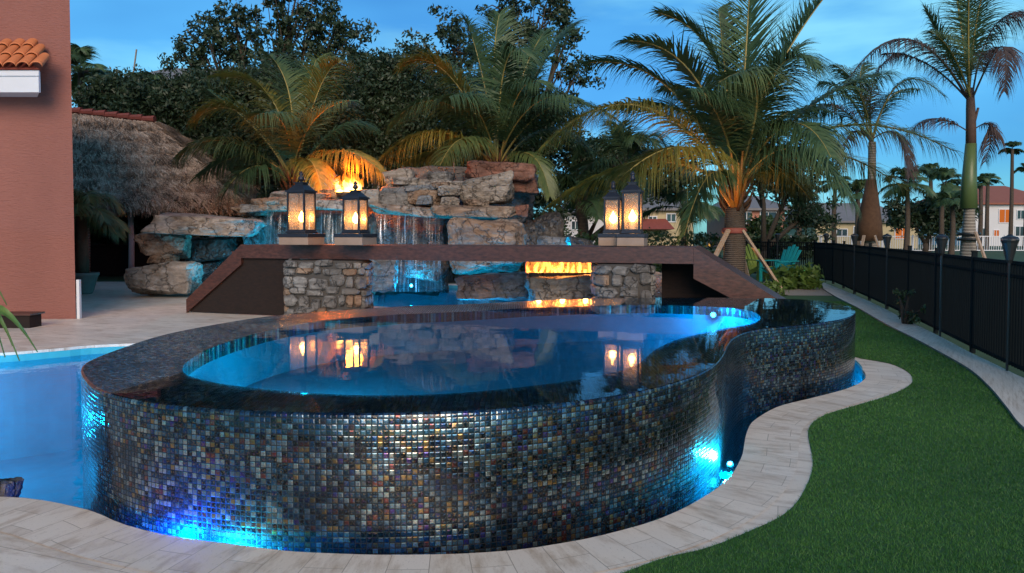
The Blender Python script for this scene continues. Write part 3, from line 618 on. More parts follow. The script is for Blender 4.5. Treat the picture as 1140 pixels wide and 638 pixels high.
# ================================================================== BOULDERS
def boulder(x0, y0, x1, y1, D, mat, label, seed, box=.5, cuts=12, dy=None, group=None, lean=0, name='boulder', flat=False, amp=.16):
    a = at(x0, y0, D); c = at(x1, y1, D); cx, cz = (a.x+c.x)/2, (a.z+c.z)/2; rx, rzz = abs(c.x-a.x)/2, abs(a.z-c.z)/2
    ry = dy if dy else max(rx*.75, rzz*.8); rnd = random.Random(seed)
    import bmesh
    bm = bmesh.new(); off = Vector((rnd.random()*50, rnd.random()*50, 0)); kk = .42 if box > .45 else .30; lean = lean or rnd.uniform(-.07, .07)
    for sx in (-1, 1):
        for sy in (-1, 1):
            for sz in (-1, 1):
                for _ in range(2): bm.verts.new((sx*(1-kk*rnd.random()*1.5), sy*(1-kk*rnd.random()*1.5), sz*(1-kk*rnd.random()*(1.7 if not flat else 1.0))))
    for _ in range(int(cuts*.6)):
        a_ = rnd.random()*6.28; bm.verts.new((math.cos(a_)*rnd.uniform(.85, 1.12), math.sin(a_)*rnd.uniform(.85, 1.12), rnd.uniform(-.8, .8)))
    g_ = bmesh.ops.convex_hull(bm, input=bm.verts); bmesh.ops.delete(bm, geom=[v for v in bm.verts if not v.link_faces], context='VERTS')
    bmesh.ops.dissolve_limit(bm, angle_limit=R(14), verts=bm.verts, edges=bm.edges)
    bmesh.ops.bevel(bm, geom=list(bm.edges), offset=.055 if box < .6 else .16, segments=2, affect='EDGES', profile=.5)
    bmesh.ops.triangulate(bm, faces=bm.faces)
    for _ in range(6):
        ed = [e for e in bm.edges if e.calc_length() > .13]
        if not ed or len(bm.verts) > 9000: break
        bmesh.ops.subdivide_edges(bm, edges=ed, cuts=1, use_grid_fill=False); bmesh.ops.triangulate(bm, faces=bm.faces)
    asp = rzz/rx
    for v in bm.verts:
        q = v.co.copy(); w3 = Vector((q.x, q.y*ry/rx, q.z*asp)); dirn = q.normalized()
        big = noise.fractal(w3*1.6+off, .9, 2.1, 3)*.10; strata = noise.noise(Vector((w3.x*1.0, w3.y*1.0, w3.z*7))+off)*.05; fine = noise.fractal(w3*7+off, .8, 2.2, 4)*.035
        crack = -.06*max(0, 1-abs(noise.noise(w3*2.2+off*1.3))*14)
        v.co = q+dirn*(big+strata+fine+crack)
    co = [v.co for v in bm.verts]; mx = [max(abs(min(c_[i] for c_ in co)), 0) for i in range(3)]; mn = [min(c_[i] for c_ in co) for i in range(3)]; mX = [max(c_[i] for c_ in co) for i in range(3)]
    for v in bm.verts:
        v.co = Vector([((v.co[i]-mn[i])/(mX[i]-mn[i])*2-1)*r_ for i, r_ in enumerate((rx, ry, rzz))])
    me = bpy.data.meshes.new(name); bm.to_mesh(me); bm.free(); me.materials.append(mat); 
    o = bpy.data.objects.new(name, me); C.objects.link(o); me.transform(Matrix.Rotation(lean, 4, 'Y')); me.transform(Matrix.Translation((0, 0, rzz))); o.location = (cx, D+ry*.3, cz-rzz)
    return tag(o, label, 'rock', group)
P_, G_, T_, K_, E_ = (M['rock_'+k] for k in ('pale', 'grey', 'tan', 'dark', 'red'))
BO = [
 (143, 291, 220, 330, 17.2, P_, 'big pale boulder at the bottom of the left stack, on the deck', dict(cuts=9)),
 (160, 283, 195, 295, 17.5, T_, 'small tan wedge stone between two boulders of the left stack', {}),
 (154, 255, 208, 289, 17.6, T_, 'brown blocky boulder under the pale capstone of the left stack', {}),
 (204, 263, 266, 292, 18.6, K_, 'dark slab tucked under the pale capstone of the left stack', dict(box=.4)),
 (164, 238, 292, 263, 17.4, P_, 'broad flat pale capstone on the left stack', dict(flat=True, dy=1.0, amp=.08)),
 (196, 286, 258, 332, 18.9, K_, 'dark wet boulder behind the big pale boulder at the left', {}),
 (258, 228, 300, 241, 18.9, T_, 'small flat stone at the left end of the waterfall ledge', {}),
 (284, 219, 340, 236, 18.7, T_, 'flat tan ledge stone above the left waterfall', dict(box=.4, dy=.7)),
 (333, 222, 400, 236, 18.8, P_, 'long flat ledge stone behind the second lantern', dict(box=.4, dy=.7)),
 (300, 212, 336, 222, 19.1, G_, 'thin grey stone lying on the left waterfall ledge', dict(dy=.5)),
 (276, 238, 300, 330, 18.8, G_, 'upright grey stone beside the left waterfall', dict(box=.45)),
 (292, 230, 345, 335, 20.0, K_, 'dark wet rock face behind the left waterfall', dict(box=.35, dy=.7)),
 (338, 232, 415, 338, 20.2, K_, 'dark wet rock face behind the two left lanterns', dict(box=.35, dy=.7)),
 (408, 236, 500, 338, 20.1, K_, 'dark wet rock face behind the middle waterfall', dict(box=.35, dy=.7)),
 (384, 234, 416, 330, 18.9, T_, 'brown upright rock between the two waterfalls', dict(box=.45)),
 (352, 209, 402, 226, 19.7, T_, 'brown stone under the open flame', dict(box=.45)),
 (394, 204, 433, 233, 18.5, P_, 'pale square block just right of the open flame', dict(box=.38, cuts=5, dy=.45)),
 (426, 188, 462, 212, 19.1, P_, 'pointed pale stone above the middle waterfall', dict(cuts=10)),
 (419, 206, 464, 232, 18.8, G_, 'cracked grey boulder above the middle waterfall', dict(cuts=9)),
 (458, 200, 524, 214, 19.0, P_, 'long thin pale slab below the rounded top boulder', dict(box=.4, dy=.6)),
 (474, 176, 524, 204, 19.2, G_, 'rounded grey boulder at the top of the rock pile', dict(box=.7, cuts=4)),
 (452, 211, 492, 231, 18.7, T_, 'brown stone in the middle row of the rock pile', dict(cuts=8)),
 (487, 206, 516, 219, 18.4, P_, 'pale loaf shaped stone in the middle of the rock pile', {}),
 (490, 219, 512, 229, 18.2, P_, 'small whitish stone on the long tan ledge', {}),
 (508, 194, 574, 229, 18.5, P_, 'large pale angular block leaning at the right of the rock pile', dict(cuts=9, lean=-.12)),
 (517, 181, 598, 203, 19.3, E_, 'long capstone with red light painted into its colour at the top right of the rock pile', dict(box=.42, dy=.6)),
 (566, 199, 600, 217, 19.4, E_, 'dark red stone under the reddish capstone', dict(box=.45)),
 (411, 229, 502, 241, 18.5, T_, 'flat tan ledge stone above the middle waterfall', dict(box=.36, dy=.7)),
 (476, 228, 577, 244, 18.2, T_, 'long layered tan ledge over the big brown boulder', dict(box=.36, dy=.7)),
 (572, 228, 589, 242, 18.3, E_, 'small stone with orange light painted into its colour at the right end of the long ledge', {}),
 (497, 242, 587, 307, 15.4, T_, 'huge brown boulder left of the fire, rising behind the bridge', dict(box=.42, cuts=6, dy=.7)),
 (582, 214, 628, 330, 18.6, K_, 'tall dark boulder with blue light on it above the fire', dict(box=.5)),
 (596, 263, 640, 290, 17.5, G_, 'low grey stone just behind the bridge right of the dark boulder', {}),
 (410, 286, 443, 326, 17.8, G_, 'grey rounded boulder at the foot of the middle waterfall', {}),
 (438, 290, 500, 316, 19.0, K_, 'dark wet stone low under the middle waterfall', {}),
 (508, 304, 592, 336, 13.9, G_, 'long low pitted grey boulder at the waterline left of the fire', dict(box=.45, cuts=5, dy=.5)),
 (578, 301, 625, 324, 13.7, G_, 'grey stone at the left end of the fire', {}),
 (584, 305, 668, 337, 12.85, P_, 'cream banded boulder directly below the fire', dict(box=.45, cuts=6, dy=.45)),
 (722, 303, 764, 338, 13.6, P_, 'pale boulder right of the narrow stone pillar under the ramp', {}),
 (744, 318, 790, 340, 13.9, G_, 'grey stone in the shade below the right ramp', {}),
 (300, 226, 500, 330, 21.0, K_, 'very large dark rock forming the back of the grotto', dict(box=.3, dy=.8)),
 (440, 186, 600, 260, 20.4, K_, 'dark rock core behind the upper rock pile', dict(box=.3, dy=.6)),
 (432, 198, 470, 208, 18.9, P_, 'thin pale flagstone right of the pointed stone', dict(box=.4, dy=.4)),
 (450, 206, 490, 214, 18.7, G_, 'thin grey flagstone in the second row of the pile', dict(box=.4, dy=.4)),
 (462, 217, 482, 229, 18.3, G_, 'small wedge stone right of the cracked grey boulder', {}),
 (478, 202, 512, 210, 18.6, T_, 'tan flagstone under the long pale slab', dict(box=.4, dy=.4)),
 (268, 226, 300, 238, 18.5, G_, 'flat grey stone beside the pale capstone', dict(dy=.4)),
 (338, 214, 366, 224, 18.9, P_, 'pale stone on the ledge just right of the leftmost lantern', dict(dy=.4)),
 (516, 222, 545, 230, 18.1, T_, 'thin tan shim stone under the leaning pale block', dict(dy=.3)),
 (-14, 533, 15, 573, 4.35, G_, 'dark grey rock on the coping at the lower left corner', dict(dy=.12)),
 (630, 262, 668, 300, 17.0, K_, 'dark stone behind the fire, left of the right lanterns', {}),
]
for i, (x0, y0, x1, y1, D, m_, lb, kw) in enumerate(BO): boulder(x0, y0, x1, y1, D, m_, lb, 40+i, **kw)
# rock core that carries the ledge stones
# ---- waterfalls
def fall(x0, x1, y0, y1, D, label, seed):
    a = at(x0, y0, D); c = at(x1, y1, D); n = 30; m = 14; mb = MB(); uv = []
    rnd = random.Random(seed)
    for j in range(m+1):
        for i in range(n+1):
            u = i/n; v = j/m; x = a.x+(c.x-a.x)*u; z = a.z+(c.z-a.z)*v
            y = D-.22*math.sqrt(v)+.05*noise.noise(Vector((u*9, v*1.2, seed))); mb.v.append((x+.02*noise.noise(Vector((u*7, v*2, seed+5))), y, z)); uv.append((u*(c.x-a.x)/1.0+seed*3.1, v))
    for j in range(m):
        for i in range(n): mb.f.append((j*(n+1)+i, j*(n+1)+i+1, (j+1)*(n+1)+i+1, (j+1)*(n+1)+i)); mb.m.append(0)
    mb.uv = uv; o = mb.build('waterfall', M['fall'], smooth=True); tag(o, label, 'waterfall', 'waterfalls off the rock ledges')
fall(296, 386, 235, 322, 18.3, 'left waterfall, blue lit veil behind the two left lanterns', 1); fall(416, 494, 238, 324, 18.0, 'middle waterfall, blue lit veil between the lantern and the big brown boulder', 2)

# ================================================================== FIRES
def flames(x0, x1, ybot, ytop, D, n, seed, wpx=9):
    rnd = random.Random(seed); core = MB(); outer_ = MB()
    for i in range(n):
        px = x0+(x1-x0)*(i+rnd.random())/n; hpx = (ybot-ytop)*rnd.uniform(.18, 1.0)**1.3; a = at(px, ybot, D+rnd.uniform(-.12, .12)); s = D/F; hgt = hpx*s; r = wpx*s*rnd.uniform(.35, .6); lean = rnd.uniform(-.35, .35)*hgt
        for mb_, k in ((outer_, 1.0), (core, .62)):
            pts = []; rad = []
            for q in range(9):
                t = q/8; pts.append(a+Vector((lean*t*t*k+.3*r*math.sin(t*6+i), (.02 if k == 1 else -.03), hgt*t*k+(.0 if k == 1 else .01)))); rad.append(max(.002, r*k*(math.sin(math.pi*min(1, .28+t*.72))**.8)))
            mb_.tube(pts, rad, 7)
    return outer_, core
def m_flame(name, lo, hi, z0, z1, s0, s1):
    t = NT(name); z = t.n('SeparateXYZ', {0: t.n('NewGeometry').outputs['Position']}).outputs[2]
    f = t.n('MapRange', {0: t.math('ADD', z, t.math('MULTIPLY', t.math('SUBTRACT', t.noise(9, 3, t.obj()), .5), .25*(z1-z0))), 1: z0, 2: z1}).outputs[0]
    em = t.n('Emission', {'Color': t.mix(f, lo, hi), 'Strength': t.n('MapRange', {0: f, 3: s0, 4: s1}).outputs[0]})
    lw = t.n('LayerWeight', {'Blend': .25}).outputs[1]
    em2 = t.n('MixShader', {0: t.math('MULTIPLY', t.math('POWER', lw, 1.2), .95), 1: em.outputs[0]})
    return t.surf(t.n('AddShader', {0: em2.outputs[0], 1: t.n('BsdfTransparent').outputs[0]}).outputs[0])
FD = 12.95; z0 = at(620, 304, FD).z; z1 = at(620, 274, FD).z
fe = empty('fire_trough', at(624, 305, FD), 'long gas fire burning on boulders under the bridge beside the narrow pillar', 'fire')
tr = MB().box((0, 0, .0), (1.12, .34, .06)).box((0, .19, .12), (1.16, .04, .30)).build('burner_pan', M['rock_dark'], fe)
o_, c_ = flames(586, 663, 304, 278, FD, 22, 3, 5.5); o1 = o_.build('outer_flame', m_flame('fire_outer', (1, .20, .02), (1, .13, .01), z0, z1, .42, .22), smooth=True); c1 = c_.build('inner_flame', m_flame('fire_inner', (1, .40, .06), (1, .22, .03), z0, z1, .55, .3), smooth=True)
under(fe, o1, c1)
for x in (600, 626, 652): lamp('fire_light', at(x, 294, FD), (1, .30, .05), 40, .04, fe)
TD = 19.4; z0 = at(388, 216, TD).z; z1 = at(388, 192, TD).z
te = empty('fire_bowl', at(388, 216, TD), 'open flame burning on the rocks above the second lantern', 'fire')
MB().lathe((0, 0, -.06), [(.12, -.1), (.3, .0), (.34, .1), (.30, .1), (.2, .03)], 18).build('bowl', M['rock_dark'], te, smooth=True)
o_, c_ = flames(375, 400, 215, 188, TD, 18, 5, 9); o1 = o_.build('outer_flame', m_flame('bowl_outer', (1, .34, .03), (1, .15, .01), z0, z1, .5, .3), smooth=True); c1 = c_.build('inner_flame', m_flame('bowl_inner', (1, .62, .16), (1, .4, .06), z0, z1, 1.1, .5), smooth=True)
under(te, o1, c1); lamp('bowl_light', at(392, 190, TD+.3), (1, .19, .02), 560, .25, te)
# ================================================================== PALMS
def bez(P0, Pm, P2, t):
    Cc = Pm*2-(P0+P2)*.5; return P0*(1-t)**2+Cc*2*t*(1-t)+P2*t*t
def frond_data(P0, Pm, P2, L, n=46, droop=.5, width=.035, seed=0, vlift=.25, start=.16, stiff=.5, ragged=.12):
    rnd = np.random.default_rng(seed); V = []; Fq = []; MI = []
    def tubeq(pts, rad, k=4):
        b0 = len(V)
        for i, p in enumerate(pts):
            t = (pts[min(i+1, len(pts)-1)]-pts[max(i-1, 0)]).normalized(); a = t.cross(Vector((.1, .2, 1))).normalized(); b = t.cross(a)
            for q in range(k): V.append(p+(a*math.cos(6.2832*q/k)+b*math.sin(6.2832*q/k))*rad[i])
        for i in range(len(pts)-1):
            for q in range(k): Fq.append((b0+i*k+q, b0+i*k+(q+1) % k, b0+(i+1)*k+(q+1) % k, b0+(i+1)*k+q)); MI.append(1)
    ts = np.linspace(0, 1, 14); pts = [bez(P0, Pm, P2, t) for t in ts]; ln = (P0-Pm).length+(P2-Pm).length
    tubeq(pts, [ln*.0085*(1-.85*t)+.004 for t in ts])
    up = Vector((0, 0, 1)); nn = max(12, int(n*2.7)); width = width*1.05
    for i in range(nn):
        s = start+(1-start)*(i+.5)/nn; p = bez(P0, Pm, P2, s); T = (bez(P0, Pm, P2, min(1, s+.02))-bez(P0, Pm, P2, s-.02)).normalized()
        S = T.cross(up)
        if S.length < .15: S = T.cross(Vector((.2, .9, .1)))
        S.normalize(); Nn = S.cross(T).normalized()
        prof = (min(1, (s-start)/.18+.35))*(1-.62*max(0, (s-.6)/.4)**1.4)
        for sd in (-1, 1):
            if rnd.random() < ragged*.4: continue
            l = L*1.35*prof*(1+rnd.normal(0, ragged)); a = R(32+38*s*0+rnd.normal(0, 6)+18*(s-.5)); fw = math.sin(a)+.15
            d = (S*sd*math.cos(a)+T*fw+Nn*(vlift+rnd.normal(0, .10))).normalized(); q = p.copy(); g = Vector((0, 0, -1)); wv = (T*.8+Nn*.25*sd); wv = (wv-d*wv.dot(d)).normalized()
            b0 = len(V); seg = 4; dd = d.copy()
            for j in range(seg+1):
                tt = j/seg; w_ = width*(.55+.45*math.sin(math.pi*min(1, tt*1.4+.1)))*(1-tt)**.55 if tt < 1 else .002
                V.append(q-wv*w_/2); V.append(q+wv*w_/2)
                dd = (dd+g*droop*(.25+.75*tt)*(.8+.4*rnd.random())).normalized(); q = q+dd*(l/seg)
            for j in range(seg): Fq.append((b0+2*j, b0+2*j+1, b0+2*j+3, b0+2*j+2)); MI.append(0)
    return V, Fq, MI
def add_frond(root, P0, Pm, P2, L, mats, seed, **k):
    V, Fq, MI = frond_data(P0, Pm, P2, L, seed=seed, **k); V = np.array([tuple(v) for v in V])-np.array(root.location)
    return np_mesh('frond', V, Fq, mats, root, MI)
def trunk(root, pts, rad, mat, name='trunk', n=14):
    mb = MB(); P = [Vector(p) for p in pts]; A = catmull3(P, 8); rr = np.interp(np.linspace(0, len(P)-1, len(A)), range(len(P)), rad)
    rr = [r*(1+.05*noise.noise(Vector((0, i*.7, 3)))) for i, r in enumerate(rr)]
    mb.tube(A, rr, n); o = mb.build(name, mat, smooth=True); under(root, o); return o
def catmull3(P, n):
    out = []; N = len(P)
    for i in range(N-1):
        a, b, c, d = P[max(i-1, 0)], P[i], P[i+1], P[min(i+2, N-1)]
        for k in range(n):
            t = k/n; out.append(.5*((2*b)+(c-a)*t+(2*a-5*b+4*c-d)*t*t+(3*b-a-3*c+d)*t**3))
    out.append(P[-1]); return out
def palm(base_px, crown, D, fronds, Lpx, label, name='coconut_palm', rad=(.3, .22), zb=-.04, barkm='palm_bark', droop=.5, cat='palm tree', dens=46, group=None, husk=True, width=.04, ragged=.12):
    cr = at(crown[0], crown[1], D); b0 = at(base_px, 259, D); b0.z = zb; e = empty(name, b0, label, cat, group)
    trunk(e, [b0, b0.lerp(cr, .45)+Vector((.03, 0, 0)), cr], [rad[0], rad[1], rad[1]*.8], M[barkm])
    for i, f in enumerate(fronds):
        (mx, my, md), (tx, ty, td) = f[0], f[1]; mat = f[2]; opt = f[3] if len(f) > 3 else {}
        P0 = cr+Vector((random.uniform(-.06, .06), random.uniform(-.06, .06), random.uniform(-.15, .12))); Pm = at(mx, my, D+md); P2 = at(tx, ty, D+td)
        mats = {'g': [M['frond'], M['rachis']], 'm': [M['frond_mid'], M['rachis']], 'y': [M['frond_gold'], M['rachis']], 'b': [M['frond_brown'], M['rachis_br']], 'o': [M['frond_mid'], M['rachis_lit']]}[mat]
        kw = dict(droop=droop, n=dens, width=width, ragged=ragged); kw.update({k: v for k, v in opt.items() if k != 'L'})
        add_frond(e, P0, Pm, P2, opt.get('L', Lpx)*D/F, mats, i*13+int(base_px), **kw)
    if husk:
        mb = MB()
        for i in range(26):
            a = i*2.4; z = -.55+i*.028; r = rad[1]*(1.0+.2*random.random()); d = Vector((math.cos(a), math.sin(a), 0)); p = cr+Vector((0, 0, z))+d*r*.7; mb.tube([p, p+d*.14+Vector((0, 0, .16)), p+d*.26+Vector((0, 0, .42))], [.055, .04, .012], 5)
        o = mb.build('leaf_boot', M['husk'], smooth=True); under(e, o)
    return e
LC = dict
palmC = palm(816, (818, 212), 18.6, [
 ((828, 95, .2), (836, -40, .8), 'g', LC(L=46, droop=.12, vlift=.5)), ((857, 95, -.3), (922, -8, -.6), 'g', LC(L=46, droop=.2, vlift=.5)), ((800, 75, .6), (733, 14, 1.0), 'g', LC(L=38, droop=.35)),
 ((775, 88, -.4), (697, 45, -.8), 'g', LC(L=40, droop=.4)), ((745, 98, .5), (655, 70, 1.2), 'g', LC(L=42, droop=.55)), ((715, 118, -1.0), (603, 165, -1.8), 'y', LC(L=46, droop=.75)),
 ((760, 164, -1.6), (682, 208, -2.4), 'y', LC(L=56, droop=.9)), ((726, 180, .6), (612, 228, .9), 'y', LC(L=40, droop=.7)), ((843, 100, -1.6), (800, 92, -2.8), 'm', LC(L=52, droop=.8)),
 ((858, 88, -1.2), (905, 70, -2.0), 'g', LC(L=50, droop=.8)), ((898, 122, -.2), (985, 82, -.4), 'g', LC(L=50, droop=.7)), ((925, 142, -.9), (1062, 168, -1.4), 'm', LC(L=44, droop=.75)),
 ((905, 168, .8), (1010, 212, 1.4), 'y', LC(L=46, droop=.9)), ((880, 165, -1.4), (948, 222, -2.2), 'g', LC(L=50, droop=.9)), ((862, 188, .8), (915, 240, 1.2), 'm', LC(L=44, droop=.9)),
 ((790, 195, -.9), (762, 262, -1.4), 'g', LC(L=34, droop=.9)), ((770, 130, 1.6), (690, 120, 2.6), 'g', LC(L=46, droop=.6)), ((840, 120, 1.6), (890, 50, 2.8), 'g', LC(L=44, droop=.4)),
 ((790, 120, 1.0), (742, 100, 2.2), 'g', LC(L=46, droop=.7)), ((870, 130, 1.4), (940, 130, 2.4), 'g', LC(L=46, droop=.8)), ((800, 130, -1.0), (765, 100, -2.4), 'g', LC(L=50, droop=.8)),
 ((875, 140, -.8), (925, 175, -2.6), 'g', LC(L=50, droop=.9)), ((808, 90, .3), (800, 10, 1.2), 'g', LC(L=40, droop=.3)), ((845, 165, 1.2), (880, 200, 2.2), 'm', LC(L=44, droop=.9)),
], 44, 'large coconut palm propped with timber braces at the right end of the bridge', rad=(.30, .27), dens=56, width=.045)
cr = at(818, 215, 18.6)
mb = MB()
for i, (dx, dz, dy) in enumerate([(-.55, .55, -.45), (-.25, .95, -.5), (.02, 1.0, -.55), (.3, .95, -.4), (-.8, .3, -.4), (.15, 1.2, -.3), (-.1, .7, -.6)]):
    mb.tube([cr+Vector((dx*.15, -.22, -.35)), cr+Vector((dx*.6, dy*.8, dz*.35)), cr+Vector((dx, dy, dz))], [.055, .038, .026], 6)
o = mb.build('uplit_petiole', M['rachis_lit'], smooth=True); under(palmC, o)
palm(322, (326, 200), 22.0, [
 ((272, 128, -.6), (219, 132, -1.0), 'y', LC(L=38)), ((258, 158, -1.0), (201, 172, -1.6), 'm', LC(L=38, droop=.8)), ((303, 112, .2), (248, 86, .6), 'y', LC(L=40)), ((323, 110, .8), (300, 62, 1.4), 'm', LC(L=34, droop=.35)),
 ((352, 108, -.2), (376, 70, -.4), 'y', LC(L=38, droop=.6)), ((368, 150, .4), (410, 140, .9), 'g', LC(L=38, droop=.7)), ((378, 168, -1.2), (428, 196, -2.0), 'y', LC(L=34, droop=.9)), ((344, 178, -1.6), (360, 222, -2.6), 'y', LC(L=26, droop=.8)),
 ((285, 185, -1.2), (248, 218, -2.0), 'g', LC(L=34, droop=.9)), ((338, 120, 1.0), (352, 66, 2.0), 'm', LC(L=36, droop=.35)), ((290, 150, 1.0), (230, 100, 2.0), 'g', LC(L=36)), ((280, 172, .6), (222, 196, 1.0), 'g', LC(L=34, droop=.8)), ((316, 140, -1.4), (286, 128, -2.6), 'g', LC(L=40, droop=.8)), ((345, 140, -1.2), (388, 112, -2.2), 'g', LC(L=38, droop=.8)), ((368, 180, .5), (400, 205, .9), 'y', LC(L=30, droop=.9))],
 36, 'coconut palm with yellowing fronds between the thatched roof and the open flame', rad=(.24, .2), dens=46, width=.045)
palm(552, (554, 186), 24.0, [
 ((502, 86, -.4), (450, 70, -.7), 'y', LC(L=36)), ((496, 115, -1.0), (436, 138, -1.6), 'm', LC(L=38, droop=.8)), ((537, 85, .4), (518, 22, .7), 'g', LC(L=34, droop=.35)), ((562, 75, -.6), (588, 62, -1.6), 'g', LC(L=40, droop=.8)),
 ((600, 78, .4), (640, 28, .8), 'g', LC(L=36, droop=.5)), ((618, 118, -.4), (690, 136, -.8), 'g', LC(L=38, droop=.8)), ((612, 145, .6), (668, 182, 1.0), 'g', LC(L=34, droop=.8)), ((486, 146, -1.4), (414, 188, -2.4), 'y', LC(L=36, droop=.9)),
 ((520, 154, -1.8), (490, 184, -3.0), 'm', LC(L=32, droop=.8)), ((590, 172, -1.2), (612, 218, -2.0), 'm', LC(L=24, droop=.7)), ((550, 80, 1.2), (556, 16, 2.2), 'g', LC(L=34, droop=.3)), ((580, 90, 1.4), (606, 36, 2.4), 'g', LC(L=36, droop=.4)),
 ((520, 105, 1.4), (480, 60, 2.6), 'g', LC(L=36)), ((590, 120, -1.6), (640, 110, -3.0), 'g', LC(L=38, droop=.8)), ((530, 120, -1.4), (500, 108, -2.8), 'g', LC(L=40, droop=.8)), ((575, 110, -1.2), (602, 92, -2.4), 'g', LC(L=38, droop=.8)), ((510, 165, .5), (450, 182, 1.0), 'y', LC(L=32, droop=.9))],
 36, 'tall coconut palm rising behind the top of the rock pile', rad=(.26, .22), dens=48, width=.05)
palm(1078, (1080, 112), 22.0, [
 ((1012, 44, -.8), (942, 92, -1.4), 'b', LC(L=26, droop=1.1, vlift=.1)), ((1104, 34, -.4), (1146, 14, -.8), 'b', LC(L=30, droop=1.2, vlift=.1)), ((1114, 52, -1.2), (1118, 102, -2.0), 'b', LC(L=26, droop=1.2, vlift=.1)),
 ((1070, 30, .4), (1058, -38, .8), 'g', LC(L=30, droop=.6)), ((1088, 20, .4), (1108, -48, .8), 'g', LC(L=30, droop=.6)), ((1050, 50, .2), (1030, 12, .4), 'g', LC(L=30, droop=.6)), ((1078, 30, -.8), (1080, -30, -1.8), 'g', LC(L=30, droop=.6)), ((1030, 70, 1.0), (985, 60, 2.0), 'b', LC(L=22, droop=1.1)), ((1060, 60, -1.2), (1034, 34, -2.4), 'm', LC(L=26, droop=.8))],
 28, 'tall royal palm with green crownshaft and brown drooping fronds beyond the black fence', 'royal_palm', (.29, .13), barkm='royal_bark', husk=False, dens=50, ragged=.2, width=.03)
rp_ = bpy.data.objects['royal_palm']; 
o = MB(); pts = [at(1078.5, 232, 21.99), at(1079, 200, 21.99), at(1081, 160, 21.99)]; o.tube(pts, [.23, .20, .15], 14); o = o.build('crownshaft', M['shaft'], smooth=True); under(rp_, o)
o = MB(); o.tube([at(1081, 160, 21.98), at(1081, 130, 21.98), at(1080, 98, 21.98)], [.14, .13, .10], 10); o.bar(at(1084, 140, 21.9), at(1089, 120, 21.9), .05, .05); o = o.build('leaf_sheath', M['shaft_brown'], smooth=True); under(rp_, o)
for (mx, my), (tx, ty) in (((1040, 132), (1012, 150)), ((1102, 140), (1097, 180))): add_frond(rp_, at(1080, 148, 22), at(mx, my, 21.8), at(tx, ty, 21.5), .6, [M['frond_brown'], M['rachis_br']], mx, droop=1.1, n=30, width=.03)
palm(968, (971, 158), 27.0, [
 ((1003, 92, -.4), (1052, 108, -.8), 'm', LC(L=26, droop=1.0)), ((944, 108, .4), (914, 92, .8), 'g', LC(L=26, droop=.9)), ((972, 92, -.3), (1000, 60, -.5), 'b', LC(L=22, droop=1.0)), ((958, 98, .8), (962, 70, 1.4), 'g', LC(L=22, droop=.8)),
 ((948, 148, -.8), (932, 196, -1.4), 'b', LC(L=22, droop=1.0)), ((1000, 150, -.6), (1014, 196, -1.0), 'b', LC(L=22, droop=1.0)), ((930, 118, -.6), (896, 132, -1.0), 'b', LC(L=24, droop=1.0)), ((990, 110, 1.0), (1024, 100, 2.0), 'g', LC(L=24, droop=.9)), ((955, 100, -1.0), (928, 72, -2.0), 'm', LC(L=24, droop=.9))],
 26, 'bottle trunked palm with wispy drooping fronds beyond the fence, left of the royal palm', 'bottle_palm', (.42, .16), barkm='royal_bark', husk=False, dens=40, ragged=.2, width=.035)
bp_ = bpy.data.objects['bottle_palm']; o = MB(); o.tube([at(968, 268, 26.98), at(968, 250, 26.98), at(969, 225, 26.98), at(970, 200, 26.98)], [.45, .43, .30, .17], 16); o = o.build('trunk_base', M['husk'], smooth=True); under(bp_, o)
for x0, x1 in ((962, 950), (974, 986)):
    o = MB().bar(at(x0, 262, 26.3), Vector((at(x1, 280, 26.2).x, 26.0, -.04)), .09, .05).build('brace', M['brace']); under(bp_, o)
for x0, x1 in ((1086, 1101),):
    o = MB().bar(at(x0, 258, 21.5), Vector((at(x1, 280, 21.3).x, 21.0, -.04)), .09, .05).build('brace', M['brace']); under(rp_, o)
o = MB(); o.lathe(at(1078.5, 262, 22), [(.30, 0), (.31, .02), (.31, .06), (.30, .08)], 16); o.lathe(at(1078.5, 268, 22), [(.305, 0), (.315, .02), (.315, .06), (.305, .08)], 16); o = o.build('strap', M['black'], smooth=True); under(rp_, o)
